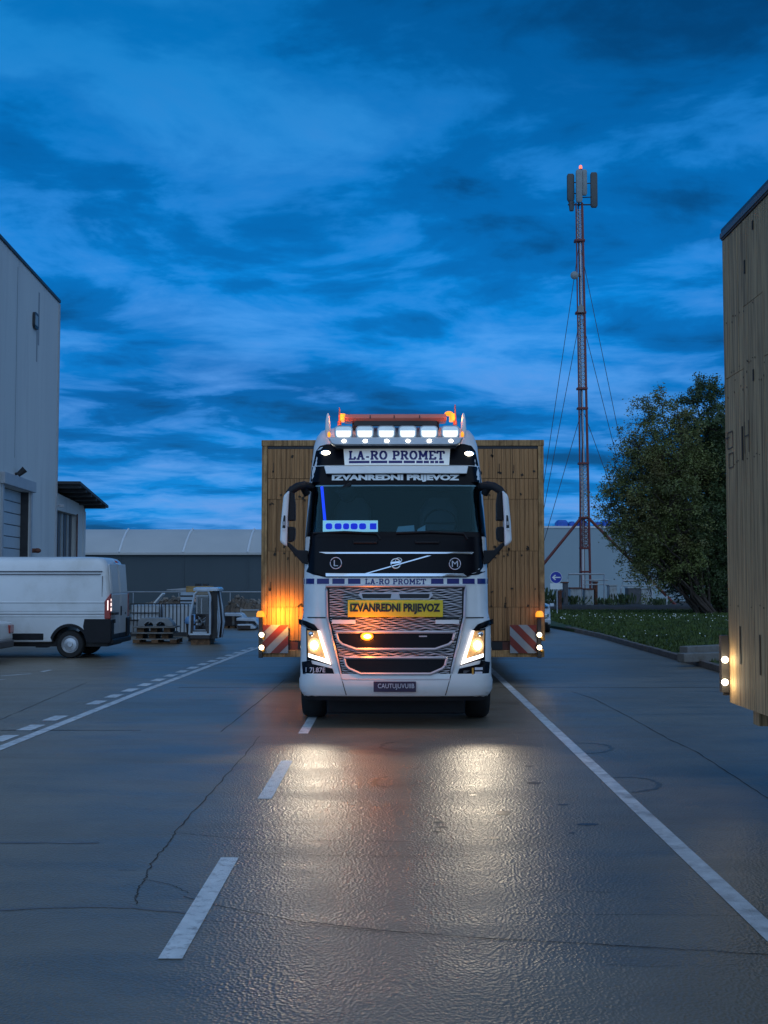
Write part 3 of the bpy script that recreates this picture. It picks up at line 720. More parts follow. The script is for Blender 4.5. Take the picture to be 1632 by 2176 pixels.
bX2 = at(1530, 1290, TY+1.5).x
bX = bX2
tree('tree', 'dense dark green tree standing half behind the grey timber crate', (bX2, TY+1.5, .1),
     [lobe(1520, 930, 75, 130, 2.4), lobe(1500, 1060, 95, 150, 2.8), lobe(1470, 1160, 110, 85, 2.6), lobe(1570, 1050, 90, 200, 2.8), lobe(1540, 1230, 70, 60, 2.2), lobe(1450, 1120, 90, 70, 2.2), lobe(1500, 1245, 60, 42, 1.8), lobe(1455, 1215, 55, 40, 1.8)],
     [tp(x, y, d, bX2) for x, y, d in ((1525, 830, 0), (1500, 850, .8), (1560, 860, -.6), (1465, 980, .5), (1450, 1060, -.4), (1430, 1110, .6), (1600, 950, -1), (1480, 1030, -.8), (1390, 1150, 1.2), (1420, 1190, -1.2), (1450, 1220, -1.6), (1440, 1170, -2.2), (1470, 1130, -2.3), (1490, 1190, -2.2), (1470, 1230, -2), (1510, 1100, -2.2), (1540, 1000, -1.6))],
     150000, 'leaf_dark', .074, 5, .08)
# ================================================================== TRUCK
TY0 = 15.40; TX0 = at(841, 1230, TY0).x
truck = thing('truck', 'white heavy tractor truck facing the camera with its headlights lit', 'truck', (TX0, TY0, 0))
def tz(py, d=0.0): return at(841, py, TY0+d).z
def tx(px, d=0.0): return at(px, 1230, TY0+d).x-TX0
# cab form: z, half width, front depth, corner radius
TS = [(0.40, 1.225, .10, .22), (0.47, 1.255, .02, .20), (0.62, 1.265, .0, .20), (0.80, 1.265, .02, .20), (1.05, 1.265, .035, .20), (1.36, 1.262, .05, .20), (1.44, 1.245, .05, .22), (1.50, 1.232, .05, .22),
      (2.00, 1.228, .09, .24), (2.50, 1.222, .15, .24), (3.27, 1.185, .46, .22), (3.52, 1.165, .57, .24), (3.80, 1.145, .68, .26), (3.95, 1.11, .78, .28), (4.04, 1.06, .90, .30), (4.09, .98, 1.06, .32), (4.115, .80, 1.30, .30)]
def sect(z):
    if z <= TS[0][0]: return TS[0][1:]
    for a, b in zip(TS, TS[1:]):
        if z <= b[0]:
            k = (z-a[0])/(b[0]-a[0]); return tuple(a[i]+(b[i]-a[i])*k for i in (1, 2, 3))
    return TS[-1][1:]
def surf(x, z):
    hw, d0, rc = sect(z); u = min(abs(x), hw)
    d = d0+.07*(u/hw)**2; s_ = u-(hw-rc)
    if s_ > 0: d += rc*(1-math.sqrt(max(0, 1-(s_/rc)**2)))
    return d
cols = [-1, -.99, -.97, -.94, -.90, -.86, -.82, -.76, -.68, -.55, -.4, -.2, 0, .2, .4, .55, .68, .76, .82, .86, .90, .94, .97, .99, 1]
WZ0, WZ1 = 2.515, 3.20
def cab_shell():
    zs = sorted(set([t[0] for t in TS]+list(np.arange(.45, 4.0, .08))+[WZ0, WZ1, 1.16, 1.161]))
    m = MB(); rings = []
    for z in zs:
        hw, d0, rc = sect(z); back = .82 if z <= 1.16 else 2.35
        if z > 4.0: back = 2.35-(z-4.0)*1.2
        rg = [(hw*u, surf(hw*u, z), z) for u in cols]+[(hw, back, z), (-hw, back, z)]
        rings.append(rg)
    n = len(rings[0]); vs = [p for r_ in rings for p in r_]; fs = []
    for i in range(len(rings)-1):
        for k in range(n):
            if WZ0-1e-4 <= zs[i] and zs[i+1] <= WZ1+1e-4 and k < len(cols)-1 and -.945 <= cols[k] and cols[k+1] <= .945: continue
            fs.append((i*n+k, i*n+(k+1) % n, (i+1)*n+(k+1) % n, (i+1)*n+k))
    fs.append(tuple(range(n-1, -1, -1))); fs.append(tuple(range((len(rings)-1)*n, len(rings)*n)))
    m.add(vs, fs); return m
cab = cab_shell().build('cab', 'white_paint', truck, smooth=38)
def rows(poly, nx=14, dz=.06):
    zs = sorted(set([round(p[1], 5) for p in poly])); out = []
    for a, b in zip(zs, zs[1:]):
        k = max(1, int((b-a)/dz)); out += [a+(b-a)*i/k for i in range(k)]
    out.append(zs[-1]); res = []
    for i, z in enumerate(out):
        zz = min(max(z, zs[0]+1e-5), zs[-1]-1e-5); xs = []
        for (x0, z0), (x1, z1) in zip(poly, poly[1:]+poly[:1]):
            if (z0 <= zz < z1) or (z1 <= zz < z0): xs.append(x0+(x1-x0)*(zz-z0)/(z1-z0))
        res.append((z, min(xs), max(xs)))
    return res
def patch(name, poly, m, off, th=.02, parent=None, nx=14, sf=surf, smooth=38, bevel=0):
    rw = rows(poly, nx); v = []; f = []
    for lay, o in ((0, off), (1, off-th)):
        for z, a, b in rw:
            for k in range(nx+1):
                x = a+(b-a)*k/nx; v.append((x, sf(x, z)-o, z))
    n = nx+1; nr = len(rw); B = n*nr
    for i in range(nr-1):
        for k in range(nx):
            q = (i*n+k, i*n+k+1, (i+1)*n+k+1, (i+1)*n+k); f.append(q); f.append(tuple(B+j for j in reversed(q)))
        f.append((i*n, (i+1)*n, B+(i+1)*n, B+i*n)); f.append((i*n+nx, B+i*n+nx, B+(i+1)*n+nx, (i+1)*n+nx))
    for k in range(nx):
        f.append((k, B+k, B+k+1, k+1)); j = (nr-1)*n; f.append((j+k, j+k+1, B+j+k+1, B+j+k))
    return MB().add(v, f).build(name, m, parent or truck, smooth=smooth, bevel=bevel)
def pp(pts, d=0.05, mirror=False):
    r_ = [(tx(a, d), tz(b, d)) for a, b in pts]
    return [(-x, z) for x, z in r_] if mirror else r_
def sym(pts, d=.05):            # left-half outline given top to bottom, mirrored to a closed polygon
    l_ = [(tx(a, d), tz(b, d)) for a, b in pts]
    return l_+[(-x, z) for x, z in reversed(l_)]
def text_on(name, s, px0, px1, py0, py1, m, parent, d=.05, off=.02, bold=.02, sf=surf):
    g, fs = text_geo(s, .004, bold); x0, x1 = tx(px0, d), tx(px1, d); z0, z1 = tz(py1, d), tz(py0, d)
    vs = []
    for u, v, e in g:
        x = x0+(x1-x0)*u; z = z0+(z1-z0)*v; vs.append((x, sf(x, z)-off-.002*e, z))
    # one mesh per word: cut at the widest gaps between letters
    nw = len(s.split()); spans = sorted((min(vs[i][0] for i in f), max(vs[i][0] for i in f)) for f in fs); gaps = []; hi = spans[0][1]
    for a, b in spans[1:]:
        if a > hi: gaps.append((a-hi, (a+hi)/2))
        hi = max(hi, b)
    cuts = [-9]+sorted(c for _, c in sorted(gaps)[::-1][:nw-1])+[9]; o = None
    for a, b in zip(cuts, cuts[1:]):
        ff = [f for f in fs if a < vs[f[0]][0] < b]; ids = sorted({i for f in ff for i in f}); mp_i = {v: k for k, v in enumerate(ids)}
        o = MB().add([vs[i] for i in ids], [tuple(mp_i[i] for i in f) for f in ff]).build(name, m, parent)
    return o
SLAB = {'L': (.8, [(.2, 0, .2, 1), (0, .06, .8, .06), (.0, .94, .42, .94), (.74, .06, .74, .34)]),
 'A': (1.0, [(.2, 0, .5, 1), (.5, 1, .8, 0), (.3, .36, .7, .36), (0, .06, .38, .06), (.62, .06, 1, .06)]), '-': (.45, [(.05, .3, .4, .3)]),
 'R': (.95, [(.2, 0, .2, 1), (0, .94, .6, .94), (.6, .94, .76, .8), (.76, .84, .76, .64), (.76, .68, .6, .5), (.2, .52, .62, .52), (.48, .5, .78, .06), (0, .06, .38, .06), (.66, .06, .95, .06)]),
 'O': (.95, [(.12, .3, .12, .7), (.83, .3, .83, .7), (.12, .68, .35, .95), (.83, .68, .6, .95), (.32, .94, .63, .94), (.12, .32, .35, .05), (.83, .32, .6, .05), (.32, .06, .63, .06)]),
 'P': (.85, [(.2, 0, .2, 1), (0, .94, .6, .94), (.58, .94, .75, .78), (.74, .82, .74, .60), (.75, .64, .58, .46), (.2, .48, .6, .48), (0, .06, .42, .06)]),
 'M': (1.15, [(.2, 0, .2, 1), (.95, 0, .95, 1), (.2, .98, .58, .3), (.95, .98, .58, .3), (0, .06, .38, .06), (.76, .06, 1.15, .06), (0, .94, .3, .94), (.85, .94, 1.15, .94)]),
 'E': (.85, [(.2, 0, .2, 1), (0, .94, .78, .94), (0, .06, .82, .06), (.2, .5, .55, .5), (.74, .94, .74, .72), (.78, .06, .78, .30)]),
 'T': (.9, [(.45, 0, .45, 1), (.0, .94, .9, .94), (.05, .94, .05, .68), (.85, .94, .85, .68), (.26, .06, .64, .06)]), ' ': (.4, [])}
def slab_text(name, s, px0, px1, py0, py1, m, parent, d=.05, off=.02, wt=.17, sf=surf):
    tot = sum(SLAB[c][0]+.12 for c in s)-.12; x0, x1 = tx(px0, d), tx(px1, d); z0, z1 = tz(py1, d), tz(py0, d)
    mb = MB(); cur = 0.0
    for c in s:
        if c in ' -' and mb.v: mb.build(name, m, parent); mb = MB()
        wd, st = SLAB[c]
        for k, (a, b, e, g) in enumerate(st):
            v = Vector((e-a, g-b)); t = wt if abs(v.x) < abs(v.y)*1.6 else wt*.72; n = Vector((-v.y, v.x)).normalized()*t/2
            q = [(a+n.x, b+n.y), (e+n.x, g+n.y), (e-n.x, g-n.y), (a-n.x, b-n.y)]
            P = []
            for u, w_ in q:
                x = x0+(x1-x0)*(cur+u)/tot; z = z0+(z1-z0)*w_; P.append((x, sf(x, z)-off-.0002*k, z))
            mb.add(P, [(0, 1, 2, 3)])
        cur += wd+.12
    return mb.build(name, m, parent)

# chassis and wheels
ch = MB(); ch.bb(-.45, -.32, .75, 5.9, .62, .95).bb(.32, .45, .75, 5.9, .62, .95).bb(-.5, .5, .5, .9, .35, .75).bb(-1.0, 1.0, .35, .42, .36, .42)
ch.build('chassis', 'dark_steel', truck)
MB().tube([(-.95, 1.42, .5), (.95, 1.42, .5)], .09, 10).build('front_axle', 'dark_steel', truck)
MB().tube([(-.95, 5.1, .5), (.95, 5.1, .5)], .10, 10).build('rear_axle', 'dark_steel', truck)
MB().bb(-.55, .55, 4.5, 5.5, 1.0, 1.12).build('fifth_wheel', 'dark_steel', truck, bevel=.03)
def wheel(x, y, r, wd, out, parent, rimm='rim'):
    h = wd/2; s_ = out
    ty = MB().lathe([(r*.58, -h), (r*.9, -h), (r*.975, -h*.8), (r, -h*.55), (r, h*.55), (r*.975, h*.8), (r*.9, h), (r*.58, h), (r*.58, -h)], (x, y, r), 'x', 36).build('wheel', 'rubber', parent, smooth=40)
    MB().lathe([(r*.585, h*.85*s_), (r*.55, h*.55*s_), (r*.35, h*.4*s_), (r*.30, h*.75*s_), (0, h*.8*s_)], (x, y, r), 'x', 28).build('rim', rimm, ty, smooth=40)
    return ty
for s_ in (-1, 1): wheel(s_*1.14, 1.42, .52, .335, s_, truck)
for s_ in (-1, 1):
    wheel(s_*1.10, 5.1, .51, .30, s_, truck); wheel(s_*.76, 5.1, .51, .30, s_, truck)
    MB().bb(s_*1.0-.22, s_*1.0+.22, 2.5, 3.9, .35, .95).build('side_tank', 'steel', truck, bevel=.08)
    pts = [(1.42+.62*math.cos(R(a)), .52+.62*math.sin(R(a))) for a in range(0, 181, 15)]
    MB().prism(pts+[(1.42+.58*math.cos(R(a)), .52+.58*math.sin(R(a))) for a in range(180, -1, -15)], 'x', s_*1.0-.25, s_*1.0+.25).build('mudguard', 'black_plastic', truck)
    MB().bb(s_*1.03-.2, s_*1.03+.2, .83, 1.0, .30, .55).build('step', 'black_plastic', truck, bevel=.02)
    # narrow side spoiler behind the cab
    MB().prism([(s_*1.16, 2.36), (s_*1.19, 2.36), (s_*1.26, 2.9), (s_*1.23, 2.9)], 'z', 1.2, 3.9).build('side_spoiler', 'black_gloss', truck)
MB().loft([[(x*k, 2.36+.25*(1-k), z) for x, z in ((-1.1, 2.0), (-1.1, 3.85), (-.95, 4.06), (.95, 4.06), (1.1, 3.85), (1.1, 2.0))] for k in (1, .985)]+[[(x, 2.75, z) for x, z in ((-1.12, 2.0), (-1.12, 3.75), (-.95, 4.0), (.95, 4.0), (1.12, 3.75), (1.12, 2.0))]]).build('roof_spoiler', 'black_plastic', truck)

# front panels
MB().bb(-.93, .93, .62, .70, .13, .40).build('under_truck_shade', 'black_plastic', truck, bevel=.02)  # black panel added to stand in for the deep shade under the truck
patch('bumper', sym([(640, 1432), (633.5, 1446), (634, 1466), (640, 1479)], .0), 'white_paint', .03, .06, nx=34)
patch('bumper_lip', sym([(646, 1479.5), (652, 1489)], .1), 'black_plastic', .0, .06, nx=24)
for s_ in (False, True):
    patch('bumper_seam', pp([(723.5, 1433), (725.2, 1433), (736.8, 1478), (735, 1478)], 0, s_), 'ink_black', .0315, .01, nx=1)
grille = patch('grille', sym([(692.5, 1245), (694, 1312), (699, 1330), (726, 1443)]), 'black_plastic', .012, .03, nx=20)
def gr_half(z):   # half width of the grille opening at height z
    pts = sorted([(tz(b), -tx(a)) for a, b in ((697, 1250), (698, 1312), (703, 1330), (728, 1440))])
    for (z0, x0), (z1, x1) in zip(pts, pts[1:]):
        if z0 <= z <= z1: return x0+(x1-x0)*(z-z0)/(z1-z0)
    return pts[0][1] if z < pts[0][0] else pts[-1][1]
wires = MB(); z = tz(1440); row = 0
while z < tz(1252):
    hw = gr_half(z)-.015; n = int(hw*2/.025); prev = None; ph = row*.5
    vs = []; fs = []
    for k in range(n+1):
        x = -hw+2*hw*k/n; zz = z+.0045*math.sin(k*.85+row*2.2)+.003*math.sin(x*9+row*1.7)
        d = surf(x, zz)-.014
        tk = .0052+.0018*math.sin(k*1.3+row*3.1); vs += [(x, d, zz-tk), (x, d-.010, zz), (x, d, zz+tk)]
    for k in range(n):
        a = 3*k; fs += [(a, a+3, a+4, a+1), (a+1, a+4, a+5, a+2)]
    wires.add(vs, fs); z += .0225; row += 1
tag(wires.build('grille_mesh', 'mesh_wire', grille), kind='stuff')
def frame_poly(pts, wd, d=.05):
    return pts
def loop_bar(name, pts, m, off, r_, parent):
    P = [(tx(a, .05), tz(b, .05)) for a, b in pts]; dense = []
    for (x0, z0), (x1, z1) in zip(P, P[1:]+P[:1]):
        for k in range(6): dense.append((x0+(x1-x0)*k/6, z0+(z1-z0)*k/6))
    dense.append(dense[0]); dense.append(dense[1])
    return MB().tube([(x, surf(x, z)-off, z) for x, z in dense], r_, 6, False).build(name, m, parent, smooth=50)
loop_bar('grille_frame', [(692.5, 1245), (989.5, 1245), (987, 1312), (982, 1332), (955, 1443), (727, 1443), (700, 1332), (695, 1312)], 'silver_frame', .016, .020, grille)
up = [(714, 1343), (966, 1343), (961, 1362), (953, 1369), (924, 1379), (757, 1379), (728, 1369), (720, 1362)]
lo = [(731, 1397), (949, 1397), (945, 1414), (939, 1420), (914, 1431), (767, 1431), (742, 1420), (736, 1414)]
for q in (up, lo):
    it = patch('intake', pp(q), 'black_gloss', .036, .03, grille, nx=10); loop_bar('intake_frame', q, 'silver_frame', .040, .019, it)
patch('intake_badge', pp([(890, 1350.5), (907, 1350.5), (907, 1353), (890, 1353)]), 'silver_frame', .042, .01, grille, nx=2)
sl = patch('slot_frame', pp([(766, 1259), (916, 1259), (921, 1264), (912, 1274), (770, 1274), (761, 1264)]), 'silver_frame', .030, .02, grille, nx=8)
for a, b in ((769, 832), (848, 913)): patch('slot', pp([(a, 1262), (b, 1262), (b-2, 1271), (a+2, 1271)]), 'ink_black', .034, .01, sl, nx=4)
for a, b in ((706, 756), (925, 975)):
    patch('grille_step', pp([(a, 1317), (b, 1317), (b, 1325.5), (a, 1325.5)]), 'white_paint', .055, .05, nx=3); patch('step_gap', pp([(a, 1311), (b, 1311), (b, 1316), (a, 1316)]), 'ink_black', .034, .01, nx=3)
MB_ = None
patch('panel_gap', sym([(641, 1311.5), (643, 1314)]), 'ink_black', .006, .012, nx=30)
yp = patch('name_plate', pp([(739, 1275), (941, 1275), (941, 1311), (739, 1311)]), 'plate_yellow', .060, .02, nx=6, bevel=.006)
tag(yp, 'yellow plate reading IZVANREDNI PRIJEVOZ')
text_on('lettering', 'IZVANREDNI PRIJEVOZ', 744.5, 935, 1282, 1305, 'ink_black', yp, .03, .064, .042)
np_ = patch('number_plate', pp([(794, 1447.5), (883.5, 1447.5), (883.5, 1470), (794, 1470)], 0), 'plate_purple', .052, .02, nx=4, bevel=.004)
text_on('lettering', 'CAUTUJUVUIIB', 803, 880, 1452, 1465, 'lettering_pale', np_, .0, .056, .004)
# amber flasher in the grille
fx, fz = tx(780, .0), tz(1352, 0)
fl = MB().ball((fx, surf(fx, fz)-.07, fz), (.085, .05, .056), 16, 10).build('flasher', 'amber_hot', truck, smooth=60)
MB().bb(fx-.09, fx+.09, surf(fx, fz)-.05, surf(fx, fz)-.035, fz-.055, fz+.055).build('flasher_base', 'black_plastic', fl)
MB().ball((fx+.005, surf(fx, fz)-.10, fz), (.055, .03, .032), 12, 8).build('flasher_core', 'amber_core', fl, smooth=60)
point('flasher_light', (fx, surf(fx, fz)-.22, fz), (1, .22, .015), 15, truck, .05)

# black middle panel and windscreen zone
bp = patch('front_panel', sym([(645, 1139), (641.5, 1180), (642, 1205), (650, 1215), (665, 1221), (692, 1227)], .12), 'black_gloss', .010, .03, nx=30)
patch('trim_bar', pp([(675, 1172.5), (1008, 1173), (1003, 1177), (692, 1176.5)], .1), 'chrome', .028, .02, bp, nx=16)
patch('trim_bar', pp([(692, 1218), (985, 1218.5), (993, 1225), (692, 1224.5)], .1), 'chrome', .030, .02, bp, nx=16)
patch('diagonal_bar', pp([(763, 1222), (770, 1222), (917, 1180.5), (908, 1180.5)], .1), 'chrome', .024, .015, bp, nx=2)
def ring_on(name, px, py, r_px, wpx, m, parent, off, ry=1.0):
    cx_, cz_ = tx(px, .1), tz(py, .1); r_ = r_px*(TY0+.1)/F
    pts = [(cx_+r_*math.cos(a), cz_+r_*ry*math.sin(a)) for a in np.linspace(0, 2*math.pi, 29)]
    return MB().tube([(x, surf(x, z)-off, z) for x, z in pts], wpx*(TY0)/F/2, 6, False).build(name, m, parent, smooth=50)
eb = ring_on('emblem', 841, 1198, 10, 3.2, 'chrome', bp, .034)
patch('emblem_band', pp([(830, 1194.5), (852, 1192), (852, 1196), (830, 1198.5)], .1), 'chrome', .042, .012, eb, nx=2)
ring_on('emblem_hook', 847, 1191, 6.5, 2.0, 'chrome', eb, .034, .8)
for px, py, ltr in ((713.5, 1196.5, 'L'), (967, 1198, 'M')):
    rg = ring_on('badge', px, py, 12, 2.0, 'lettering_pale', bp, .022); text_on('lettering', ltr, px-(4.5 if ltr == 'L' else 6.5), px+(4.5 if ltr == 'L' else 6.5), py-6.5, py+6.5, 'lettering_pale', rg, .1, .016, .0)
# band with name and navy blocks
nb_ = patch('name_band', sym([(641.5, 1228), (641.5, 1242.5)], .08), 'sign_white', .004, .01, nx=30)
for a, b in ((641.8, 644.5), (648, 667), (673, 699), (706, 732), (739.5, 766)):
    for mir in (False, True): patch('navy_block', pp([(a, 1229.5), (b, 1229.5), (b, 1240.8), (a, 1240.8)], .08, mir), 'navy_print', .006, .006, nb_, nx=4)
slab_text('lettering', 'LA-RO PROMET', 776, 905, 1230, 1241.5, 'navy_print', nb_, .06, .0065, .22)
# windscreen, visor, header
ws = patch('windscreen', sym([(664, 1022), (652.5, 1080), (648, 1138)], .30), 'windscreen', .006, .008, nx=30)
for mir in (False, True):
    patch('pillar_trim', pp([(659, 1016), (668, 1016), (658.5, 1140), (648.5, 1140)], .30, mir), 'black_gloss', .0105, .02, nx=4)
patch('screen_base', sym([(648, 1130), (646, 1141)], .16), 'black_gloss', .012, .02, nx=26)
patch('screen_head', sym([(659, 988), (657, 1000), (656.5, 1030)], .45), 'black_gloss', .012, .02, nx=30)
vz = patch('sun_visor', pp([(687, 989), (997, 989), (993, 1006), (692, 1006)], .45), 'white_paint', .07, .05, nx=16, bevel=.008)
text_on('lettering', 'IZVANREDNI PRIJEVOZ', 704, 978, 1007.5, 1023.5, 'sign_white', truck, .42, .020, .06)
hd = patch('roof_header', sym([(693, 941), (677, 944), (668, 955), (662, 988)], .58), 'black_gloss', .010, .02, nx=26)
sg = patch('roof_sign', pp([(729, 953), (958, 953), (955, 988.5), (732, 988.5)], .56), 'lit_sign', .05, .05, hd, nx=8)
slab_text('lettering', 'LA-RO PROMET', 740.5, 945.5, 957, 976, 'navy_print', sg, .52, .053, .25)
for a, b in ((741, 785), (788, 823), (826, 855), (858, 882), (885, 899), (901, 912), (915, 923), (925, 932), (934, 944)):
    patch('navy_rule', pp([(a, 979), (b, 979), (b, 984.5), (a, 984.5)], .54), 'navy_print', .053, .004, sg, nx=1)
for px, py in ((691, 961), (998, 963)):
    x, z = tx(px, .6), tz(py, .6)
    lp = MB().ball((x, surf(x, z)-.02, z), (.062, .03, .030), 14, 8).build('marker_lamp', 'led_dot', hd, smooth=60)
    MB().ball((x, surf(x, z)-.0, z), (.085, .03, .045), 14, 8).build('lamp_bezel', 'chrome', lp, smooth=60)
# cabin interior seen through the glass
it = MB(); it.prism([(.30, 2.44), (.55, 3.24), (2.1, 3.24), (2.1, 2.44)], 'x', -1.12, 1.12)
ins = MB(); A = [(.22, 2.40), (.50, 3.26), (2.15, 3.26), (2.15, 2.40)]
vv = [(s_*1.13, d, z) for s_ in (-1, 1) for d, z in A]; ins.add(vv, [(0, 1, 2, 3), (4, 5, 6, 7), (1, 2, 6, 5), (2, 3, 7, 6), (0, 3, 7, 4)])
cabin = ins.build('cabin_lining', 'dark_interior', truck)
MB().prism([(.30, 2.40), (.34, 2.54), (.70, 2.62), (.86, 2.55), (.9, 2.40)], 'x', -1.1, 1.1).build('dashboard', 'black_plastic', cabin)
for s_ in (-1, 1):
    st = MB().loft([rrect(s_*.62-.27, s_*.62+.27, 1.45, 1.62, .07, 2.41), rrect(s_*.62-.27, s_*.62+.27, 1.5, 1.67, .07, 2.95), rrect(s_*.62-.15, s_*.62+.15, 1.52, 1.66, .06, 3.12)]).build('seat', 'grey_plastic', cabin, smooth=40)
sw = MB(); swc = Vector((.62, .98, 2.72)); pts = [(swc.x+.22*math.cos(a), swc.y+.09*math.sin(a), swc.z+.2*math.sin(a)) for a in np.linspace(0, 2*math.pi, 25)]
sw.tube(pts, .016, 6, False).tube([swc-Vector((.2, 0, 0)), swc+Vector((.2, 0, 0))], .015, 5).build('steering_wheel', 'black_plastic', cabin)
mp_ = at(738, 1044, TY0+.36); MB().ball((mp_.x-TX0, .50, mp_.z-.01), (.13, .05, .13), 12, 8).build('interior_mirror', 'black_gloss', cabin, smooth=60)
mp_ = at(729, 1036, TY0+.36); MB().box((mp_.x-TX0, .47, mp_.z), (.24, .05, .06), ry=R(-28)).build('camera_unit', 'black_plastic', cabin, bevel=.015)
a, b = at(684, 1035, TY0+.5), at(690, 1105, TY0+.33)
MB().tube([(a.x-TX0, .5, a.z), (b.x-TX0, .36, b.z)], .022, 6).build('blue_light_strip', 'blue_led', cabin)
for x0, x1, pv in ((665, 800, 672), (842, 985, 990)):
    m1 = at(x0, 1133, TY0+.14); m2 = at(x1, 1129, TY0+.14)
    def q(px, py, o=.03):
        p = at(px, py, TY0+.2); x, z = p.x-TX0, p.z; return (x, surf(x, z)-o, z)
    MB().tube([q(x0, 1133), q((x0+x1)/2, 1130.5), q(x1, 1134), q(x1+8, 1146, .02)], .016, 6).build('wiper', 'black_plastic', truck)
for px in (776, 908):
    x0, x1, z = tx(px-25, .12), tx(px+25, .12), tz(1153, .12)
    MB().tube([(x0, surf(x0, z)-.02, z+.02), (x0, surf(x0, z)-.05, z), (x1, surf(x1, z)-.05, z), (x1, surf(x1, z)-.02, z+.02)], .014, 6).build('grab_handle', 'black_plastic', truck)

# roof lights
zb0, zb1 = tz(949, .6), tz(931, .6)
def roofsurf(x, z): return .60+.05*(x/1.0)**2
lb = MB().prism([(tx(697, .6), zb1), (tx(704, .6), zb0+.02), (tx(712, .6), zb0), (-tx(712, .6), zb0), (-tx(704, .6), zb0+.02), (-tx(697, .6), zb1)], 'y', .46, .66).build('light_rail', 'steel', truck, bevel=.02)
MB().bb(tx(712, .6), -tx(712, .6), .50, .70, zb0-.03, zb0-.002).build('rail_underside', 'black_plastic', lb)
MB().bb(tx(752, .7), -tx(752, .7), .68, .76, tz(905, .7), tz(898, .7)+.02).build('lamp_backing', 'dark_steel', truck)
for i, px in enumerate((729.6, 775, 821, 866.5, 912, 958)):
    x, z = tx(px, .55), tz(918.5, .55)
    rr_ = lambda k, y: [(x+a*k, y, z+b*k) for a, b, _ in rrect(-.124, .124, -.086, .086, .052, 0, 5)]
    sp = MB().loft([rr_(.55, .76), rr_(.85, .68), rr_(1, .60), rr_(1, .53), rr_(.92, .525)], True, False).build('spot_lamp', 'steel', truck, smooth=50)
    MB().loft([rr_(.90, .535), rr_(.80, .54)], True, True).build('reflector', 'reflector', sp)
    gl = MB().loft([[(p[0], p[1], min(p[2], z+.020)) for p in rr_(.80, .524)], [(p[0], p[1], min(p[2], z+.020)) for p in rr_(.74, .530)]]).build('lit_lens', 'spot_glow', sp)
    MB().tube([(x, .62, z-.08), (x, .60, zb1-.02)], .02, 6).build('foot', 'dark_steel', sp)
    xd, zd = tx(px+1, .46), tz(937, .46)
    MB().ball((xd, .452, zd), (.030, .014, .022), 10, 6).build('led', 'led_dot', lb, smooth=60)
zl0, zl1 = tz(898, .85), tz(881, .85)
br_ = MB().loft([[(x, y, z) for (y, z) in ((.72, zl0), (.70, zl0+.05), (.74, zl1-.01), (.80, zl1), (.98, zl1), (1.0, zl0))] for x in (tx(731, .8), -tx(733, .8))]).build('beacon_bar', 'bar_red', truck, smooth=30, bevel=.01)
for k in (-.35, -.02, .33): MB().bb(k-.006, k+.006, .694, .70, zl0+.04, zl1-.03).build('bar_joint', 'ink_black', br_)
for px, nm in ((728, 0), (962, 1)):
    x = tx(px, .8); MB().loft([rrect(x-.035, x+.035, .70, .96, .03, zl0+.02), rrect(x-.035, x+.035, .70, .96, .03, zl1-.005)]).build('amber_end', 'amber_lit', br_, smooth=40)
    point('bar_light', (x+(-.08 if nm == 0 else .08), .62, zl0+.03), (1, .25, .06), 1.6, truck, .03)
MB().ball((tx(955, .85), .85, zl1+.012), (.06, .05, .035), 12, 8).build('rotating_lamp', 'amber_hot', br_, smooth=60)
MB().bb(tx(748, .85), tx(758, .85), .82, .9, 4.02, zl0).build('bar_foot', 'dark_steel', br_); MB().bb(-tx(758, .85), -tx(748, .85), .82, .9, 4.02, zl0).build('bar_foot', 'dark_steel', br_)
for px, p0, p1 in ((720.5, 900, 866), (968.5, 900, 860)):
    x = tx(px, .85); MB().tube([(x, .85, tz(904, .85)), (x, .85, tz(896, .85)), (x, .85, tz(893, .85)), (x, .87, tz(p1, .85))], [.028, .028, .016, .009], 8).build('antenna', 'bar_red', truck, smooth=50)
for s_ in (-1, 1):
    x = tx(696, .66)
    rg = []
    for py, wx, wy in ((929, .030, .05), (915, .036, .07), (895, .030, .06), (883, .018, .04), (878, .006, .015)):
        z = tz(py, .66); rg.append([((x-.0 + a)*-s_ if False else s_*(-x)+a, .66+b, z) for a, b, _ in rrect(-wx, wx, -wy, wy, min(wx, wy)*.7, 0, 4)])
    hn = MB().loft(rg).build('horn_fin', 'white_paint', truck, smooth=50)
    MB().ball((s_*(-x)-s_*.02, .585, tz(924, .62)), (.022, .02, .04), 10, 6).build('side_marker', 'amber_lit', hn, smooth=60)

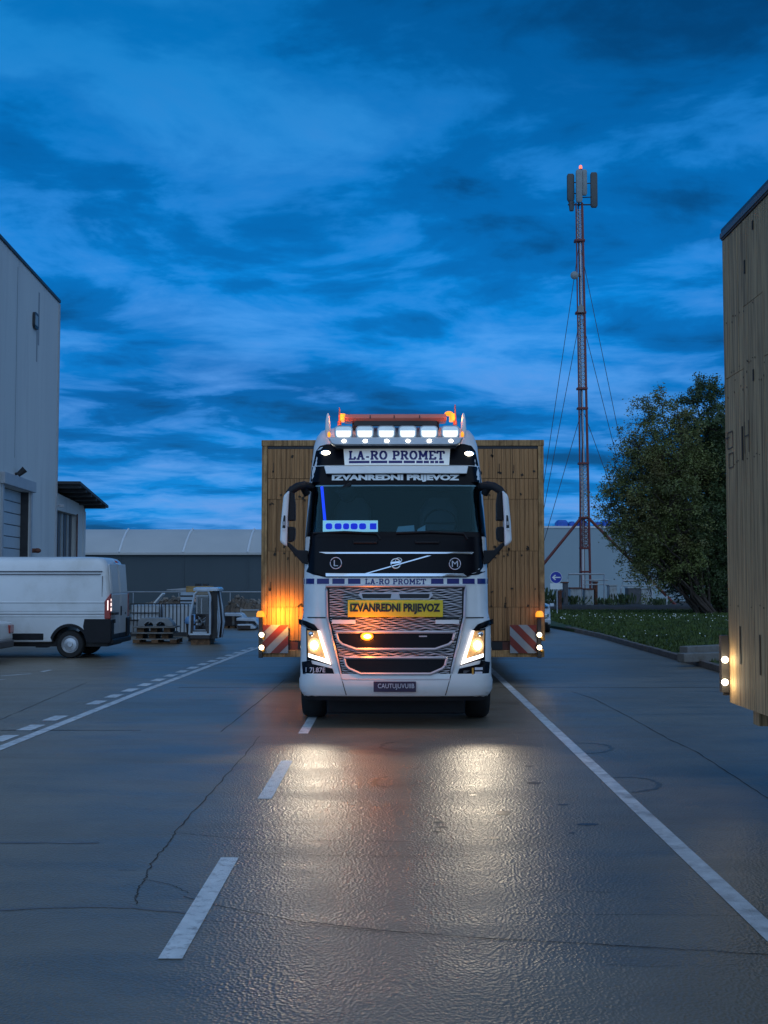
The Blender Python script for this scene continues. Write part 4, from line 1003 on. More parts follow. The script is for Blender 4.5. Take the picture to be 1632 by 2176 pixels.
# headlights
for mir in (False, True):
    hl = patch('headlight', pp([(650, 1335), (678, 1338), (706, 1414), (652, 1403)], .08, mir), 'black_gloss', .004, .03, nx=6)
    patch('reflector_bowl', pp([(653, 1340), (674, 1341), (694, 1398), (655, 1388)], .08, mir), 'bowl_glow', .008, .01, hl, nx=5)  # bowl emits a warm glow in place of reflected bulb light
    patch('light_strip', pp([(674.5, 1339.5), (680, 1340.5), (704.5, 1412), (693, 1399)], .08, mir), 'led_strip', .022, .016, hl, nx=2)
    patch('light_strip', pp([(655.5, 1388.5), (693.3, 1399.3), (704, 1411.8), (655.5, 1396)], .08, mir), 'led_strip', .0215, .016, hl, nx=5)
    sx = 1 if not mir else -1
    bx_, bz_ = sx*tx(668.5, .1), tz(1371, .1); bd = surf(bx_, bz_)
    bulb = MB().ball((bx_, bd-.02, bz_), (.046, .03, .054), 16, 10).build('bulb', 'head_bulb', hl, smooth=60)
    MB().lathe([(.058, -.004), (.07, -.012), (.072, -.006), (.065, .0)], (bx_, bd, bz_), 'y', 20).build('lamp_ring', 'chrome', bulb, smooth=40)
    MB().ball((bx_, bd-.006, bz_), (.085, .016, .10), 16, 10).build('reflector_glow', 'lamp_halo', hl, smooth=60)  # emissive ellipsoid modelling the halo around the bulb
    x2, z2 = sx*tx(662, .1), tz(1347, .1); MB().ball((x2, surf(x2, z2)-.01, z2), (.04, .02, .035), 12, 8).build('indicator_lens', 'chrome', hl, smooth=60)
    patch('headlight_brow', pp([(632, 1316), (650, 1320), (668, 1327), (679, 1340), (672, 1339), (655, 1335), (632, 1327)], .08, mir), 'black_gloss', .045, .05, nx=8)
    patch('fog_panel', pp([(640, 1405.5), (650.5, 1408), (652, 1404), (661, 1404), (663.7, 1411), (707, 1420.5), (713.5, 1439), (643, 1433)], .05, mir), 'black_gloss', .024, .03, nx=8)
    sd_ = bpy.data.lights.new('headlight_beam', 'SPOT'); sd_.energy = 80; sd_.color = (1, .84, .62); sd_.spot_size = R(62); sd_.spot_blend = .7; sd_.shadow_soft_size = .05
    lo_ = bpy.data.objects.new('headlight_beam', sd_); col.objects.link(lo_); lo_.parent = truck
    lo_.location = (bx_, bd-.10, bz_); lo_.rotation_euler = (R(90-11), 0, R(180))
text_on('lettering', '1 7J.87E', 650, 692, 1418.5, 1431.5, 'lettering_pale', truck, .05, .028, .0)
patch('amber_reflector', pp([(1002, 1419), (1005.5, 1419), (1005.5, 1433), (1002, 1433)], .05), 'amber_dead', .030, .01, nx=1)
for a, b, c, d in ((1008, 1025, 1418, 1423.5), (1008, 1024, 1427, 1432.5)): patch('sticker', pp([(a, c), (b, c), (b, d), (a, d)], .05), 'lettering_pale', .028, .006, nx=4)
for k in range(5): patch('sticker_mark', pp([(984+k*2.6, 1432-k*1.5), (986+k*2.6, 1432-k*1.5), (986+k*2.6, 1424), (984+k*2.6, 1425)], .05), 'grey_plastic', .027, .004, nx=1)

# mirrors
for mir in (False, True):
    s_ = -1 if mir else 1
    def mp(pts, y0, y1, name, m, parent, bev=.012):
        P = [(s_*(at(a, b, TY0+.3).x-TX0), at(a, b, TY0+.3).z) for a, b in pts]
        return MB().prism(P, 'y', y0, y1).build(name, m, parent, bevel=bev, seg=3)
    ms = mp([(603.5, 1054), (616, 1042), (612.5, 1100), (611, 1162), (604, 1158), (596, 1151), (598, 1110)], .20, .42, 'mirror_housing', 'white_paint', truck, .03)
    mp([(617, 1046), (624, 1048), (627, 1070), (627, 1106), (613.4, 1107), (614.5, 1075)], .25, .45, 'mirror_back', 'black_plastic', ms)
    mp([(613.2, 1119), (626, 1120), (627, 1130), (626, 1146), (621, 1151), (612.4, 1152)], .25, .45, 'mirror_back', 'black_plastic', ms)
    mp([(604.5, 1096), (608, 1096), (608, 1123), (601.5, 1123), (603, 1107)], .19, .205, 'mirror_slot', 'ink_black', ms, .003)
    mp([(601.8, 1109), (607.5, 1109), (607.5, 1117), (602, 1117)], .18, .195, 'slot_bar', 'trim_grey', ms, .003); mp([(601, 1123.5), (607.5, 1123.5), (606, 1128), (602, 1128)], .18, .21, 'repeater_lamp', 'sign_white', ms, .003)
    def ap(px, py, y): p = at(px, py, TY0+.3); return Vector((s_*(p.x-TX0), y, p.z))
    MB().tube([ap(613, 1050, .33), ap(620, 1041, .34), ap(632, 1033, .36), ap(645, 1030.5, .42), ap(660, 1032, .6)], [.05, .055, .055, .06, .06], 8).build('mirror_arm', 'black_plastic', ms, smooth=50)
    MB().prism([(v.x, v.z) for v in (ap(611, 1160, 0), ap(613, 1152, 0), ap(622, 1160, 0), ap(632, 1169, 0), ap(655, 1170, 0), ap(655, 1200, 0), ap(643, 1197, 0), ap(628, 1180, 0))], 'y', .24, .40).build('mirror_arm', 'black_plastic', ms, bevel=.012)
    MB().tube([ap(641, 1030, .42), ap(650, 1048, .5)], .05, 8).build('arm_joint', 'black_plastic', ms, smooth=50)
# things behind the windscreen
p0 = at(686, 1131, TY0+.33); p1 = at(803, 1106, TY0+.33)
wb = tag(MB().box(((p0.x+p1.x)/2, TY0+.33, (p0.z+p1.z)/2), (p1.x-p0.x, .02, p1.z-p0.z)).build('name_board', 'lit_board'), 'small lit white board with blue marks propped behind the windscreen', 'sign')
for i, (a, b) in enumerate(((692, 706), (711, 726), (729, 742), (745, 760), (763, 778), (786, 800))):
    q0 = at(a, 1125, TY0+.318); q1 = at(b, 1112, TY0+.318); xa, xb = q0.x, q1.x
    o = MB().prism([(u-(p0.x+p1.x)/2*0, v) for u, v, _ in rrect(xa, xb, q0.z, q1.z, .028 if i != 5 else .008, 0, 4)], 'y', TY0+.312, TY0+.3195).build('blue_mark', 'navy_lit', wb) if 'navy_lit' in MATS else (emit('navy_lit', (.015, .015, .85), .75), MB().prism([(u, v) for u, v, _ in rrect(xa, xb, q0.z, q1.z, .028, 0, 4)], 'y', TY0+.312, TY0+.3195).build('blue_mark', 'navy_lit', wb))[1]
for pts, lb_ in (([(842, 1130), (846, 1119), (880, 1116), (881, 1129)], 'folded white paper lying on the dashboard left of the smaller sheet'), ([(886, 1129), (888, 1124), (904, 1115.5), (904, 1129)], 'small white paper slip standing on the dashboard')):
    P = [at(a, b, TY0+.5) for a, b in pts]
    tag(MB().prism([(v.x, v.z) for v in P], 'y', TY0+.50, TY0+.515).build('paper', 'sign_white'), lb_, 'paper')

# ================================================================== TRAILERS AND CRATES
CY = 22.0
pl, pr = at(554, 1395, CY), at(1155, 935, CY); CX = (pl.x+pr.x)/2; CW = pr.x-pl.x
CZ0 = at(850, 1362, CY).z; CZ1 = pr.z; CL = 11.0
crate = thing('timber_crate', 'huge wooden transport crate loaded behind the truck, front boards lit orange at one side', 'crate', (CX, CY, CZ0))
H = CZ1-CZ0; hwc = CW/2
MB().bb(-hwc+.06, hwc-.06, .04, CL-.06, 0, H-.02).build('crate_core', 'pallet_wood', crate)
capz = at(850, 948, CY).z-CZ0
MB().bb(-hwc-.005, hwc+.005, -.035, .0385, capz, H).build('top_board', 'crate_wood_trim', crate, bevel=.008)
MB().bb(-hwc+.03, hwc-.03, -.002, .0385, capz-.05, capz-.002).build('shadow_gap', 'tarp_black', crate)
for s_ in (-1, 1): MB().bb(s_*(hwc-.055)-.052, s_*(hwc-.055)+.052, -.03, .0385, 0, capz-.003).build('corner_post', 'crate_wood_trim', crate, bevel=.008)
npk = 60; pw = (CW-.23)/npk
tz_ = [0]+[at(850, y, CY).z-CZ0 for y in (1290, 1171, 1061, 1017)]+[capz-.052]
meshes = {}
for ti in range(len(tz_)-1):
    h = tz_[ti+1]-tz_[ti]
    me = MB().bb(-pw/2+.003, pw/2-.003, -.014, .0385, .004, h-.004).mesh('plank')
    for k in range(npk):
        x = -hwc+.115+(k+.5)*pw
        if abs(x) < .95 and tz_[ti+1]+CZ0 < 3.6: continue          # wholly behind the cab
        o = obj('plank', me, 'crate_wood', crate); o.location = (x, random.uniform(-.006, .006), tz_[ti])
        o.rotation_euler = (0, random.uniform(-.002, .002), 0)
MB().bb(-.98, .98, .0, .0385, 0.004, 3.55-CZ0).build('plywood_panel', 'crate_wood', crate)
nm = MB()
for zrow, nn, seed in ((tz_[4]+.09, 26, 1), (tz_[3]+.06, 30, 2), (tz_[2]-.07, 34, 3), (tz_[2]+.05, 20, 3), (tz_[1]+.30, 20, 4), (tz_[1]+.02, 34, 5), (tz_[2]+.9, 14, 7), (tz_[3]+.75, 12, 8), (.12, 14, 6)):
    for k in range(nn):
        x = random.uniform(-hwc+.12, hwc-.12); zz = zrow+random.gauss(0, .03); a = random.uniform(0, 3)
        nm.box((x, -.022, zz), (random.uniform(.02, .06), .004, random.uniform(.02, .05)), ry=a)
        if random.random() < .3: nm.box((x+.01, -.0225, zz+.08), (.012, .003, random.uniform(.08, .22)))
tag(nm.build('nail_marks', 'wood_mark', crate), kind='stuff')
for s_ in (-1, 1): MB().bb(s_*(hwc-.02)-.018, s_*(hwc-.02)+.018, .04, CL-.06, 0, H-.02).build('side_wall', 'crate_wood_trim', crate)

trl = thing('low_loader', 'low-loader trailer carrying the huge crate, with red-and-white warning boards at its corners', 'trailer', (CX, CY, 0))
zd0 = at(850, 1395, CY).z; zd1 = CZ0-.003
dk = MB().bb(-hwc+.10, hwc-.10, .0, CL, zd0, zd1).build('deck', 'trailer_red', trl)
MB().bb(-hwc+.02, hwc-.02, -.05, -.001, zd0-.01, zd0+.12).build('front_beam', 'crate_wood_trim', trl, bevel=.01)
gn = MB().prism([(-.001, zd0), (-.5, zd0+.05), (-1.0, 1.0), (-1.5, 1.13), (-1.5, 1.3), (-.8, 1.3), (-.3, zd1+.02), (-.003, zd1-.02)], 'x', -.5, .5).build('gooseneck', 'trailer_red', trl)
for i in range(4):
    for s_ in (-1, 1):
        wheel(s_*1.0-CX*0, 6.2+i*1.15, .22, .24, s_, trl)
    MB().tube([(-.95, 6.2+i*1.15, .22), (.95, 6.2+i*1.15, .22)], .06, 8).build('axle', 'dark_steel', trl)
    MB().bb(-.9, .9, 6.15+i*1.15, 6.25+i*1.15, .25, zd0-.001).build('axle_hanger', 'dark_steel', trl)
def tloc(px, py, dy=0): p = at(px, py, CY+dy); return Vector((p.x-CX, dy, p.z))
for (x0, x1, flip) in ((556, 612.5, 1), (1084, 1140, -1)):
    a, b = tloc(x0, 1388, -.1), tloc(x1, 1328, -.1)
    bd_ = MB().bb(a.x, b.x, -.10, -.08, a.z, b.z).build('warning_board', 'board_white', trl)
    # red stripes at 45 degrees clipped to the board
    n = 3; Wb, Hb = b.x-a.x, b.z-a.z
    def clip(poly, fn):
        out = []
        for i in range(len(poly)):
            p, q = poly[i], poly[(i+1) % len(poly)]; fp, fq = fn(p), fn(q)
            if fp >= 0: out.append(p)
            if (fp >= 0) != (fq >= 0): t = fp/(fp-fq); out.append((p[0]+(q[0]-p[0])*t, p[1]+(q[1]-p[1])*t))
        return out
    for k in range(-1, 5):
        c0 = k*.34-.0; c1 = c0+.17
        rect_ = [(0, 0), (Wb, 0), (Wb, Hb), (0, Hb)]
        g_ = (lambda p: p[0]-p[1]+Hb) if flip == 1 else (lambda p: Wb-p[0]-p[1]+Hb)
        P = clip(rect_, lambda p: g_(p)-c0); P = clip(P, lambda p: c1-g_(p)) if P else P
        if len(P) > 2: MB().prism([(u+a.x, v+a.z) for u, v in P], 'y', -.103, -.1005).build('red_stripe', 'board_red', bd_)
    out = -1 if flip == 1 else 1
    px = 553.5 if flip == 1 else 1146.5
    e = tloc(px, 1390, -.12); f_ = tloc(px, 1308, -.12)
    ps = MB().bb(e.x-.035, e.x+.035, -.14, -.06, zd0-.02, f_.z-.02).build('lamp_post', 'dark_steel', trl)
    for py in (1349, 1376):
        q = tloc(px+(2 if flip == 1 else 0), py, -.16); l_ = MB().lathe([(0, -.03), (.036, -.02), (.046, .01), (.042, .05)], (q.x, -.16, q.z), 'y', 16).build('position_lamp', 'marker_white', ps, smooth=40)
        MB().lathe([(.062, .012), (.07, .02), (.07, .06)], (q.x, -.16, q.z), 'y', 16).build('lamp_cup', 'dark_steel', l_)
        point('position_light', (q.x, -.26, q.z), (1, .85, .6), .2, trl, .04)
        q2 = tloc(px+6*(1 if flip == 1 else 1), py+7, -.15); MB().ball((q2.x, -.15, q2.z), .03, 8, 6).build('amber_marker', 'amber_dead', ps, smooth=60)
    q = tloc(px, 1305, -.12)
    bc = MB().lathe([(0, .06), (.045, .055), (.07, .02), (.075, -.05), (0, -.055)], (q.x, -.12, q.z), 'z', 16).build('beacon', 'amber_hot', ps, smooth=50)
    if flip == 1:     # the lit beacon throws its beam back on to the crate
        bl_ = bpy.data.lights.new('beacon_beam', 'SPOT'); bl_.energy = 55; bl_.color = (1, .40, .035); bl_.spot_size = R(150); bl_.spot_blend = .8; bl_.shadow_soft_size = .07
        bo = bpy.data.objects.new('beacon_beam', bl_); col.objects.link(bo); bo.parent = trl; bo.location = (q.x+.42, -.34, q.z-.02); bo.rotation_euler = (R(90), 0, 0)
    else: point('beacon_light', (q.x+.0, -.35, q.z+.05), (1, .30, .03), .5, trl, .07)
MB().bb(-1.95, -1.45, -.06, -.045, zd0+.13, CZ0-.01).build('tool_box', 'ink_black', trl); MB().bb(1.45, 1.85, -.06, -.045, zd0+.13, CZ0-.01).build('tool_box', 'ink_black', trl)
MB().bb(-1.86, -1.72, -.064, -.0605, zd0+.17, zd0+.26).build('sticker', 'sign_white', trl)

# right crate, parked beside the lane
RY1, RY0 = 11.0, 1.6
c0 = at(1550, 1493, RY1); c1 = at(1535, 487, RY1); RX = (c0.x+c1.x)/2; RZ0 = c0.z; RZ1 = at(1535, 513, RY1).z; RZ2 = c1.z
rc = thing('timber_crate', 'tall weathered grey-brown timber crate with black top edge, cut by the frame', 'crate', (RX, RY1, RZ0))
RW = 3.4; RLn = RY1-RY0
MB().bb(.04, RW, -RLn, -.002, 0, RZ1-RZ0).build('crate_core', 'pallet_wood', rc)
MB().bb(.0, .0385, -.05, -.0, .003, RZ1-RZ0-.003).build('end_board', 'grey_crate_wood', rc)
MB().bb(-.012, RW+.012, -RLn-.03, .006, RZ1-RZ0+.002, RZ2-RZ0).build('top_wrap', 'tarp_black', rc, bevel=.01)
MB().bb(-.022, -.013, -RLn-.02, .004, RZ1-RZ0+.02, RZ1-RZ0+.07).build('wrap_strip', 'grey_plastic', rc)
pwd = .145; jz = at(1535, 808, RY1).z-RZ0; tiers = [0, jz, RZ1-RZ0-.004]
k = 0; y = -.052
while y > -RLn+.2:
    wid = random.choice((.13, .145, .16)); off_ = 0 if (k // 4) % 2 == 0 else .55
    zs = [0, jz+off_, RZ1-RZ0-.004]
    for a, b in zip(zs, zs[1:]):
        th = random.uniform(-.0015, .0015)
        MB().bb(th, .0385, y-wid+.0025, y-.002, a+.003, b-.003).build('plank', 'grey_crate_wood', rc)
    y -= wid; k += 1
nm = MB()
for k in range(50):
    yy = random.uniform(-1.5, -.06); zz = random.choice((jz+.03, jz-.06, .9, 2.2, RZ1-RZ0-.8, RZ1-RZ0-1.5))+random.gauss(0, .015)
    nm.box((-.006, yy, zz), (.003, .008, random.uniform(.008, .018)))
for yy, zz, hh in ((-.55, 2.35, .30), (-.38, .55, .34), (-.95, .5, .34), (-.9, 2.9, .10), (-.7, 3.9, .12), (-.95, 4.2, .08)): nm.box((-.006, yy, zz), (.003, .03, hh))
tag(nm.build('nail_marks', 'wood_mark', rc), kind='stuff')
st = MB()    # stencilled handling marks: open squares and an H shape
def sq(yc, zc, w_, h_, t=.012, full=True):
    st.box((-.0065, yc, zc+h_/2), (.002, w_, t)); st.box((-.0065, yc, zc-h_/2), (.002, w_, t)); st.box((-.0065, yc+w_/2, zc), (.002, t, h_)); st.box((-.0065, yc-w_/2, zc), (.002, t, h_))
zc_ = at(1550, 940, RY1).z-RZ0
sq(-.17, zc_, .16, .15); sq(-.19, zc_-.19, .14, .13); st.box((-.0065, -.08, zc_+.03), (.002, .14, .012))
for yy in (-.62, -.74): st.box((-.0065, yy, zc_-.03), (.002, .012, .28))
st.box((-.0065, -.68, zc_-.02), (.002, .12, .012))
st.build('stencil_mark', 'stencil_ink', rc)
rt = thing('low_loader', 'trailer bed with lamp post carrying the weathered crate at the right edge', 'trailer', (RX, RY1, 0))
MB().bb(.42, RW-.2, -RLn+.1, -.25, RZ0-.28, RZ0-.003).build('deck', 'dark_steel', rt)
for yy, ln in ((-.46, .16), (-.98, .2), (-1.5, .2), (-2.1, .2), (-3, .2)):
    MB().bb(.10, RW-.3, yy-ln/2, yy+ln/2, RZ0-.15, RZ0-.004).build('cross_beam', 'grey_crate_wood', rt)
for i in range(3):
    for s_ in (.75, RW-.6): wheel(s_, -5.4-i*1.2, .25, .26, -1 if s_ < 1 else 1, rt)
    MB().tube([(.7, -5.4-i*1.2, .25), (RW-.6, -5.4-i*1.2, .25)], .07, 8).build('axle', 'dark_steel', rt)
    MB().bb(.8, RW-.7, -5.46-i*1.2, -5.34-i*1.2, .25, RZ0-.285).build('axle_hanger', 'dark_steel', rt)
MB().bb(1.2, 1.35, -1.1, -.95, 0, RZ0-.281).build('landing_leg', 'dark_steel', rt); MB().bb(2.2, 2.35, -1.1, -.95, 0, RZ0-.281).build('landing_leg', 'dark_steel', rt)
zl_, zh_ = at(1543, 1471, RY1).z, at(1543, 1350, RY1).z
ps = MB().bb(-.075, -.008, -.02, .06, zl_, zh_).build('lamp_post', 'dark_steel', rt)
MB().bb(-.05, .6, -.07+.08, .05, zl_-.03, zl_+.02).build('post_bracket', 'dark_steel', rt)
for py in (1402, 1450):
    q = at(1544, py, RY1-.04); l_ = MB().lathe([(0, -.02), (.024, -.012), (.032, .01), (.03, .03)], (q.x-RX-.012, -.045, q.z), 'y', 14).build('position_lamp', 'marker_white', ps, smooth=40)
    point('position_light', (q.x-RX-.05, -.14, q.z), (1, .86, .55), 1.3, rt, .03)
# ================================================================== VEHICLES
def wheel_y(x, y, r, wd, out, parent, rimm='rim'):
    h = wd/2
    ty = MB().lathe([(r*.62, -h), (r*.9, -h), (r*.975, -h*.8), (r, -h*.5), (r, h*.5), (r*.975, h*.8), (r*.9, h), (r*.62, h), (r*.62, -h)], (x, y, r), 'y', 32).build('wheel', 'rubber', parent, smooth=40)
    MB().lathe([(r*.63, h*.9*out), (r*.60, h*.75*out), (r*.50, h*.55*out), (r*.44, h*.85*out), (r*.22, h*.95*out), (r*.18, h*1.05*out), (0, h*1.05*out)], (x, y, r), 'y', 28).build('rim', rimm, ty, smooth=30)
    return ty
# ---- panel van: local x forward of its rear bumper is negative (it points left), near side at y = 0
VX = at(233, 1300, 28.9).x
van = thing('van', 'white high-roofed panel van parked across the yard, seen from its side and rear', 'van', (VX, 28.9, 0))
VW = 2.0
ra = .44; wx1 = -.98; wx2 = -4.45
def archpts(cx_, r_): return [(cx_+r_*math.cos(R(a)), .36+r_*math.sin(R(a))) for a in range(0, 181, 15)]
side = [(0, .42), (0, 1.12), (-5.0, 1.12), (-5.35, .95), (-5.4, .42)]+[(wx2-.44, .36)]
lower = [(0.0, .40), (0.0, 1.15), (-5.05, 1.15), (-5.36, .9), (-5.4, .40), (wx2-ra, .40)]
lower += [(x, z) for x, z in reversed(archpts(wx2, ra)) if z > .41]+[(wx2+ra, .40), (wx1-ra, .40)]+[(x, z) for x, z in reversed(archpts(wx1, ra)) if z > .41]+[(wx1+ra, .40)]
MB().prism(lower, 'y', 0.0, VW).build('lower_body', 'van_paint', van, bevel=.03)
rg = []
for z, dx, dy, r_ in ((1.149, 0, 0, .10), (1.6, .0, .01, .12), (2.0, .05, .035, .15), (2.25, .10, .07, .17), (2.38, .15, .11, .19), (2.45, .22, .18, .20), (2.485, .34, .30, .22), (2.50, .6, .55, .22)):
    fr = -5.05+ (z-1.149)*.62 if z < 2.2 else -4.4+(z-2.2)*1.6
    rg.append(rrect(fr, -dx, dy, VW-dy, r_, z, 6))
ub = MB().loft(rg).build('upper_body', 'van_paint', van, smooth=40)
# swages and panel lines on the near side
def vbar(x0, x1, z, t, m, y=-.008, dep=.03, nm='swage'): return MB().bb(x0, x1, y, y+dep, z-t/2, z+t/2).build(nm, m, van, bevel=t*.3)
zz = lambda py: at(150, py, 28.9).z
vbar(-4.2, -.13, zz(1280), .05, 'van_paint'); vbar(-4.2, -.13, zz(1309), .06, 'van_paint'); vbar(-4.2, -.13, zz(1305.5), .018, 'cabinet_dark', -.004, .03, 'panel_groove')
vbar(-4.2, -.20, zz(1214), .020, 'cabinet_dark', .006, .05, 'panel_groove'); vbar(-4.0, -.24, zz(1220.5), .018, 'cabinet_dark', .008, .05, 'panel_groove')
MB().bb(-.20, -.188, .008, .05, zz(1277), zz(1224)).build('panel_groove', 'grey_plastic', van)
MB().bb(-4.0, -1.62, -.025, .02, zz(1360), zz(1346)).build('side_moulding', 'black_plastic', van, bevel=.015)
MB().prism([(wx1+ra-.02, .38), (wx1+.33, .78), (-.62, .965), (.02, .965), (.02, .38)], 'y', -.012, .05).build('rear_quarter_guard', 'black_plastic', van, bevel=.012)
ap_ = [(wx1+(ra+.05)*math.cos(R(a)), .36+(ra+.05)*math.sin(R(a))) for a in range(8, 173, 11)]; ai = [(wx1+(ra-.02)*math.cos(R(a)), .36+(ra-.02)*math.sin(R(a))) for a in range(172, 7, -11)]
MB().prism(ap_+ai, 'y', -.01, .25).build('wheel_arch', 'black_plastic', van)
MB().bb(-5.0, -.1, .25, VW-.25, .28, .50).build('underbody', 'dark_steel', van)
for x in (wx1, wx2):
    wheel_y(x, .16, .345, .23, -1, van, 'steel'); wheel_y(x, VW-.16, .345, .23, 1, van, 'steel')
MB().box((-1.75, .4, .33), (.3, .2, .16)).build('jack_point', 'dark_steel', van)
# rear face (plane x = 0)
def rearp(name, y0, y1, z0, z1, m, x=.006, th=.03, par=van, bev=.01): return MB().bb(x-th, x, y0, y1, z0, z1).build(name, m, par, bevel=bev)
for y0, y1 in ((.10, .995), (1.005, 1.90)):
    dr_ = rearp('rear_door', y0, y1, .58, 1.58, 'van_paint', .012, .03)
    MB().prism([(-.015, 1.585), (.008, 1.585), (-.055, 2.32), (-.085, 2.32)], 'y', y0+.03, y1-.03).build('door_upper', 'van_paint', dr_, bevel=.01)
    rearp('window_blank', y0+.10, y1-.08, 1.14, 1.56, 'van_paint', .020, .012, dr_)
    MB().prism([(.004, 1.62), (.012, 1.62), (-.036, 2.18), (-.044, 2.18)], 'y', y0+.10, y1-.10).build('window_blank', 'van_paint', dr_)
    rearp('lower_trim', y0, y1, .44, .575, 'black_plastic', .014, .03, dr_)
MB().bb(.0, .035, 1.10, 1.16, 1.02, 1.26).build('door_handle', 'ink_black', van, bevel=.01); MB().bb(.0, .02, 1.60, 1.68, 1.04, 1.09).build('lock', 'ink_black', van)
MB().bb(-.05, .10, .02, VW-.02, .34, .47).build('rear_bumper', 'black_plastic', van, bevel=.03)
MB().bb(-.06, .05, -.014, .30, .38, .95).build('bumper_corner', 'black_plastic', van, bevel=.03); MB().bb(-.06, .05, VW-.30, VW+.01, .38, .95).build('bumper_corner', 'black_plastic', van, bevel=.03)
for y0, y1 in ((-.016, .11), (VW-.11, VW+.012)):
    tl = MB().prism([(-.13, .965), (.022, .965), (.022, 1.60), (-.13, 1.40)], 'y', y0, y1).build('tail_lamp', 'tail_red', van, bevel=.02)
    if y0 < 0:
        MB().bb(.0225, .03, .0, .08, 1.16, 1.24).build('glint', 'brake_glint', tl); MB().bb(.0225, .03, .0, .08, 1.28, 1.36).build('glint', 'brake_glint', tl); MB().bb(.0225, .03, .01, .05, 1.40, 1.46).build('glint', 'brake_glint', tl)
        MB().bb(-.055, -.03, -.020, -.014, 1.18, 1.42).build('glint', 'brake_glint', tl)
MB().prism([(-.09, 2.36), (-.02, 2.34), (-.05, 2.40), (-.12, 2.42)], 'y', .92, 1.08).build('high_brake_lamp', 'tail_red', van)
MB().bb(.02, .12, .14, .46, 1.06, 1.12).build('door_hinge_arm', 'ink_black', van); MB().bb(.02, .08, .2, .3, .86, .95).build('hitch', 'ink_black', van)
MB().prism([(-5.0, 1.2), (-4.55, 1.9), (-4.2, 1.9), (-4.2, 1.2)], 'y', -.004, .002+VW).build('cab_window', 'car_glass', van)

def car(name, label, loc, rz, paint, L_=4.3, W_=1.76, hood=.78, roofz=1.42, group=None, estate=False):
    t = thing(name, label, 'car', loc, rz, group)
    r_ = .31; w1, w2 = -L_/2+.78, L_/2-.85; a_ = .37
    def arch(c): return [(c+a_*math.cos(R(q)), .31+a_*math.sin(R(q))) for q in range(0, 181, 20) if .31+a_*math.sin(R(q)) > .34]
    rear = -L_/2; fr = L_/2
    low = [(rear+.05, .34), (rear, .55), (rear+.03, .92), (rear+.5, .97), (.55, .93), (fr-.75, hood+.07), (fr-.12, hood-.06), (fr, .52), (fr-.05, .30)]
    low += [(w2+a_, .30)]+arch(w2)+[(w2-a_, .30), (w1+a_, .30)]+arch(w1)+[(w1-a_, .30)]
    MB().prism(low, 'y', -W_/2, W_/2).build('body', paint, t, bevel=.06, seg=3)
    rb = rear+(.12 if estate else .55)
    rings = [rrect(rb, .85, -W_/2+.06, W_/2-.06, .12, .93), rrect(rb+(.25 if estate else .55), .10, -W_/2+.18, W_/2-.18, .12, roofz-.06), rrect(rb+.35+(.0 if estate else .3), .0, -W_/2+.24, W_/2-.24, .12, roofz)]
    gh = MB().loft(rings).build('greenhouse', 'car_glass', t, smooth=40)
    MB().loft([rrect(rb+(.22 if estate else .52), .13, -W_/2+.17, W_/2-.17, .12, roofz-.075), rrect(rb+.33+(.0 if estate else .3), .02, -W_/2+.235, W_/2-.235, .12, roofz+.008)]).build('roof', paint, t, smooth=40)
    pil = MB()
    for s_ in (-1, 1):
        for xa, xb in ((rb+.05, rb+(.3 if estate else .58)), (-.45, -.42), (.82, .13)): pil.tube([(xa, s_*(W_/2-.06), .93), (xb, s_*(W_/2-.175), roofz-.07)], .035, 6)
    pil.build('pillars', paint, t)
    for x in (w1, w2):
        wheel_y(x, -W_/2+.12, r_, .20, -1, t); wheel_y(x, W_/2-.12, r_, .20, 1, t)
    for s_ in (-1, 1):
        MB().box((fr-.14, s_*(W_/2-.28), .62), (.24, .40, .15), rz=-s_*.25).build('headlight', 'reflector', t, bevel=.03)
        MB().box((rear+.05, s_*(W_/2-.16), .76), (.14, .30, .20)).build('tail_lamp', 'tail_red', t, bevel=.02)
        MB().box((.62, s_*(W_/2+.06), .98), (.12, .16, .12)).build('wing_mirror', paint, t, bevel=.03)
    MB().box((fr-.01, 0, .50), (.05, .9, .16)).build('grille', 'ink_black', t, bevel=.02); MB().box((fr-.02, 0, .34), (.10, W_-.2, .10)).build('bumper', 'black_plastic', t, bevel=.03)
    MB().box((rear+.02, 0, .42), (.12, W_-.1, .18)).build('bumper', 'grey_plastic', t, bevel=.03)
    return t
# white car cut by the left edge (its tail shows)
lx = at(25, 1400, 28.1).x
lc = car('car', 'white car whose tail just enters at the left edge, before the van', (lx-2.15, 27.3, 0), math.pi, 'van_paint')
lc.rotation_euler.z = 0; lc.rotation_euler.z = math.pi
MB().box((-2.06, .62, .86), (.10, .22, .26)).build('tail_lens', 'amber_dead', lc, bevel=.02)
MB().box((-1.95, .70, 1.0), (.22, .10, .06)).build('roof_rack_foot', 'tail_red', lc)
# far white car beyond the crate, nose to the right
rx_ = at(1184, 1330, 42.5).x
car('car', 'small white car with dark grille nosing out behind the right warning board', (rx_-.86, 44.6, 0), R(-97), 'car_blue_white', L_=4.0, hood=.60, roofz=1.06)
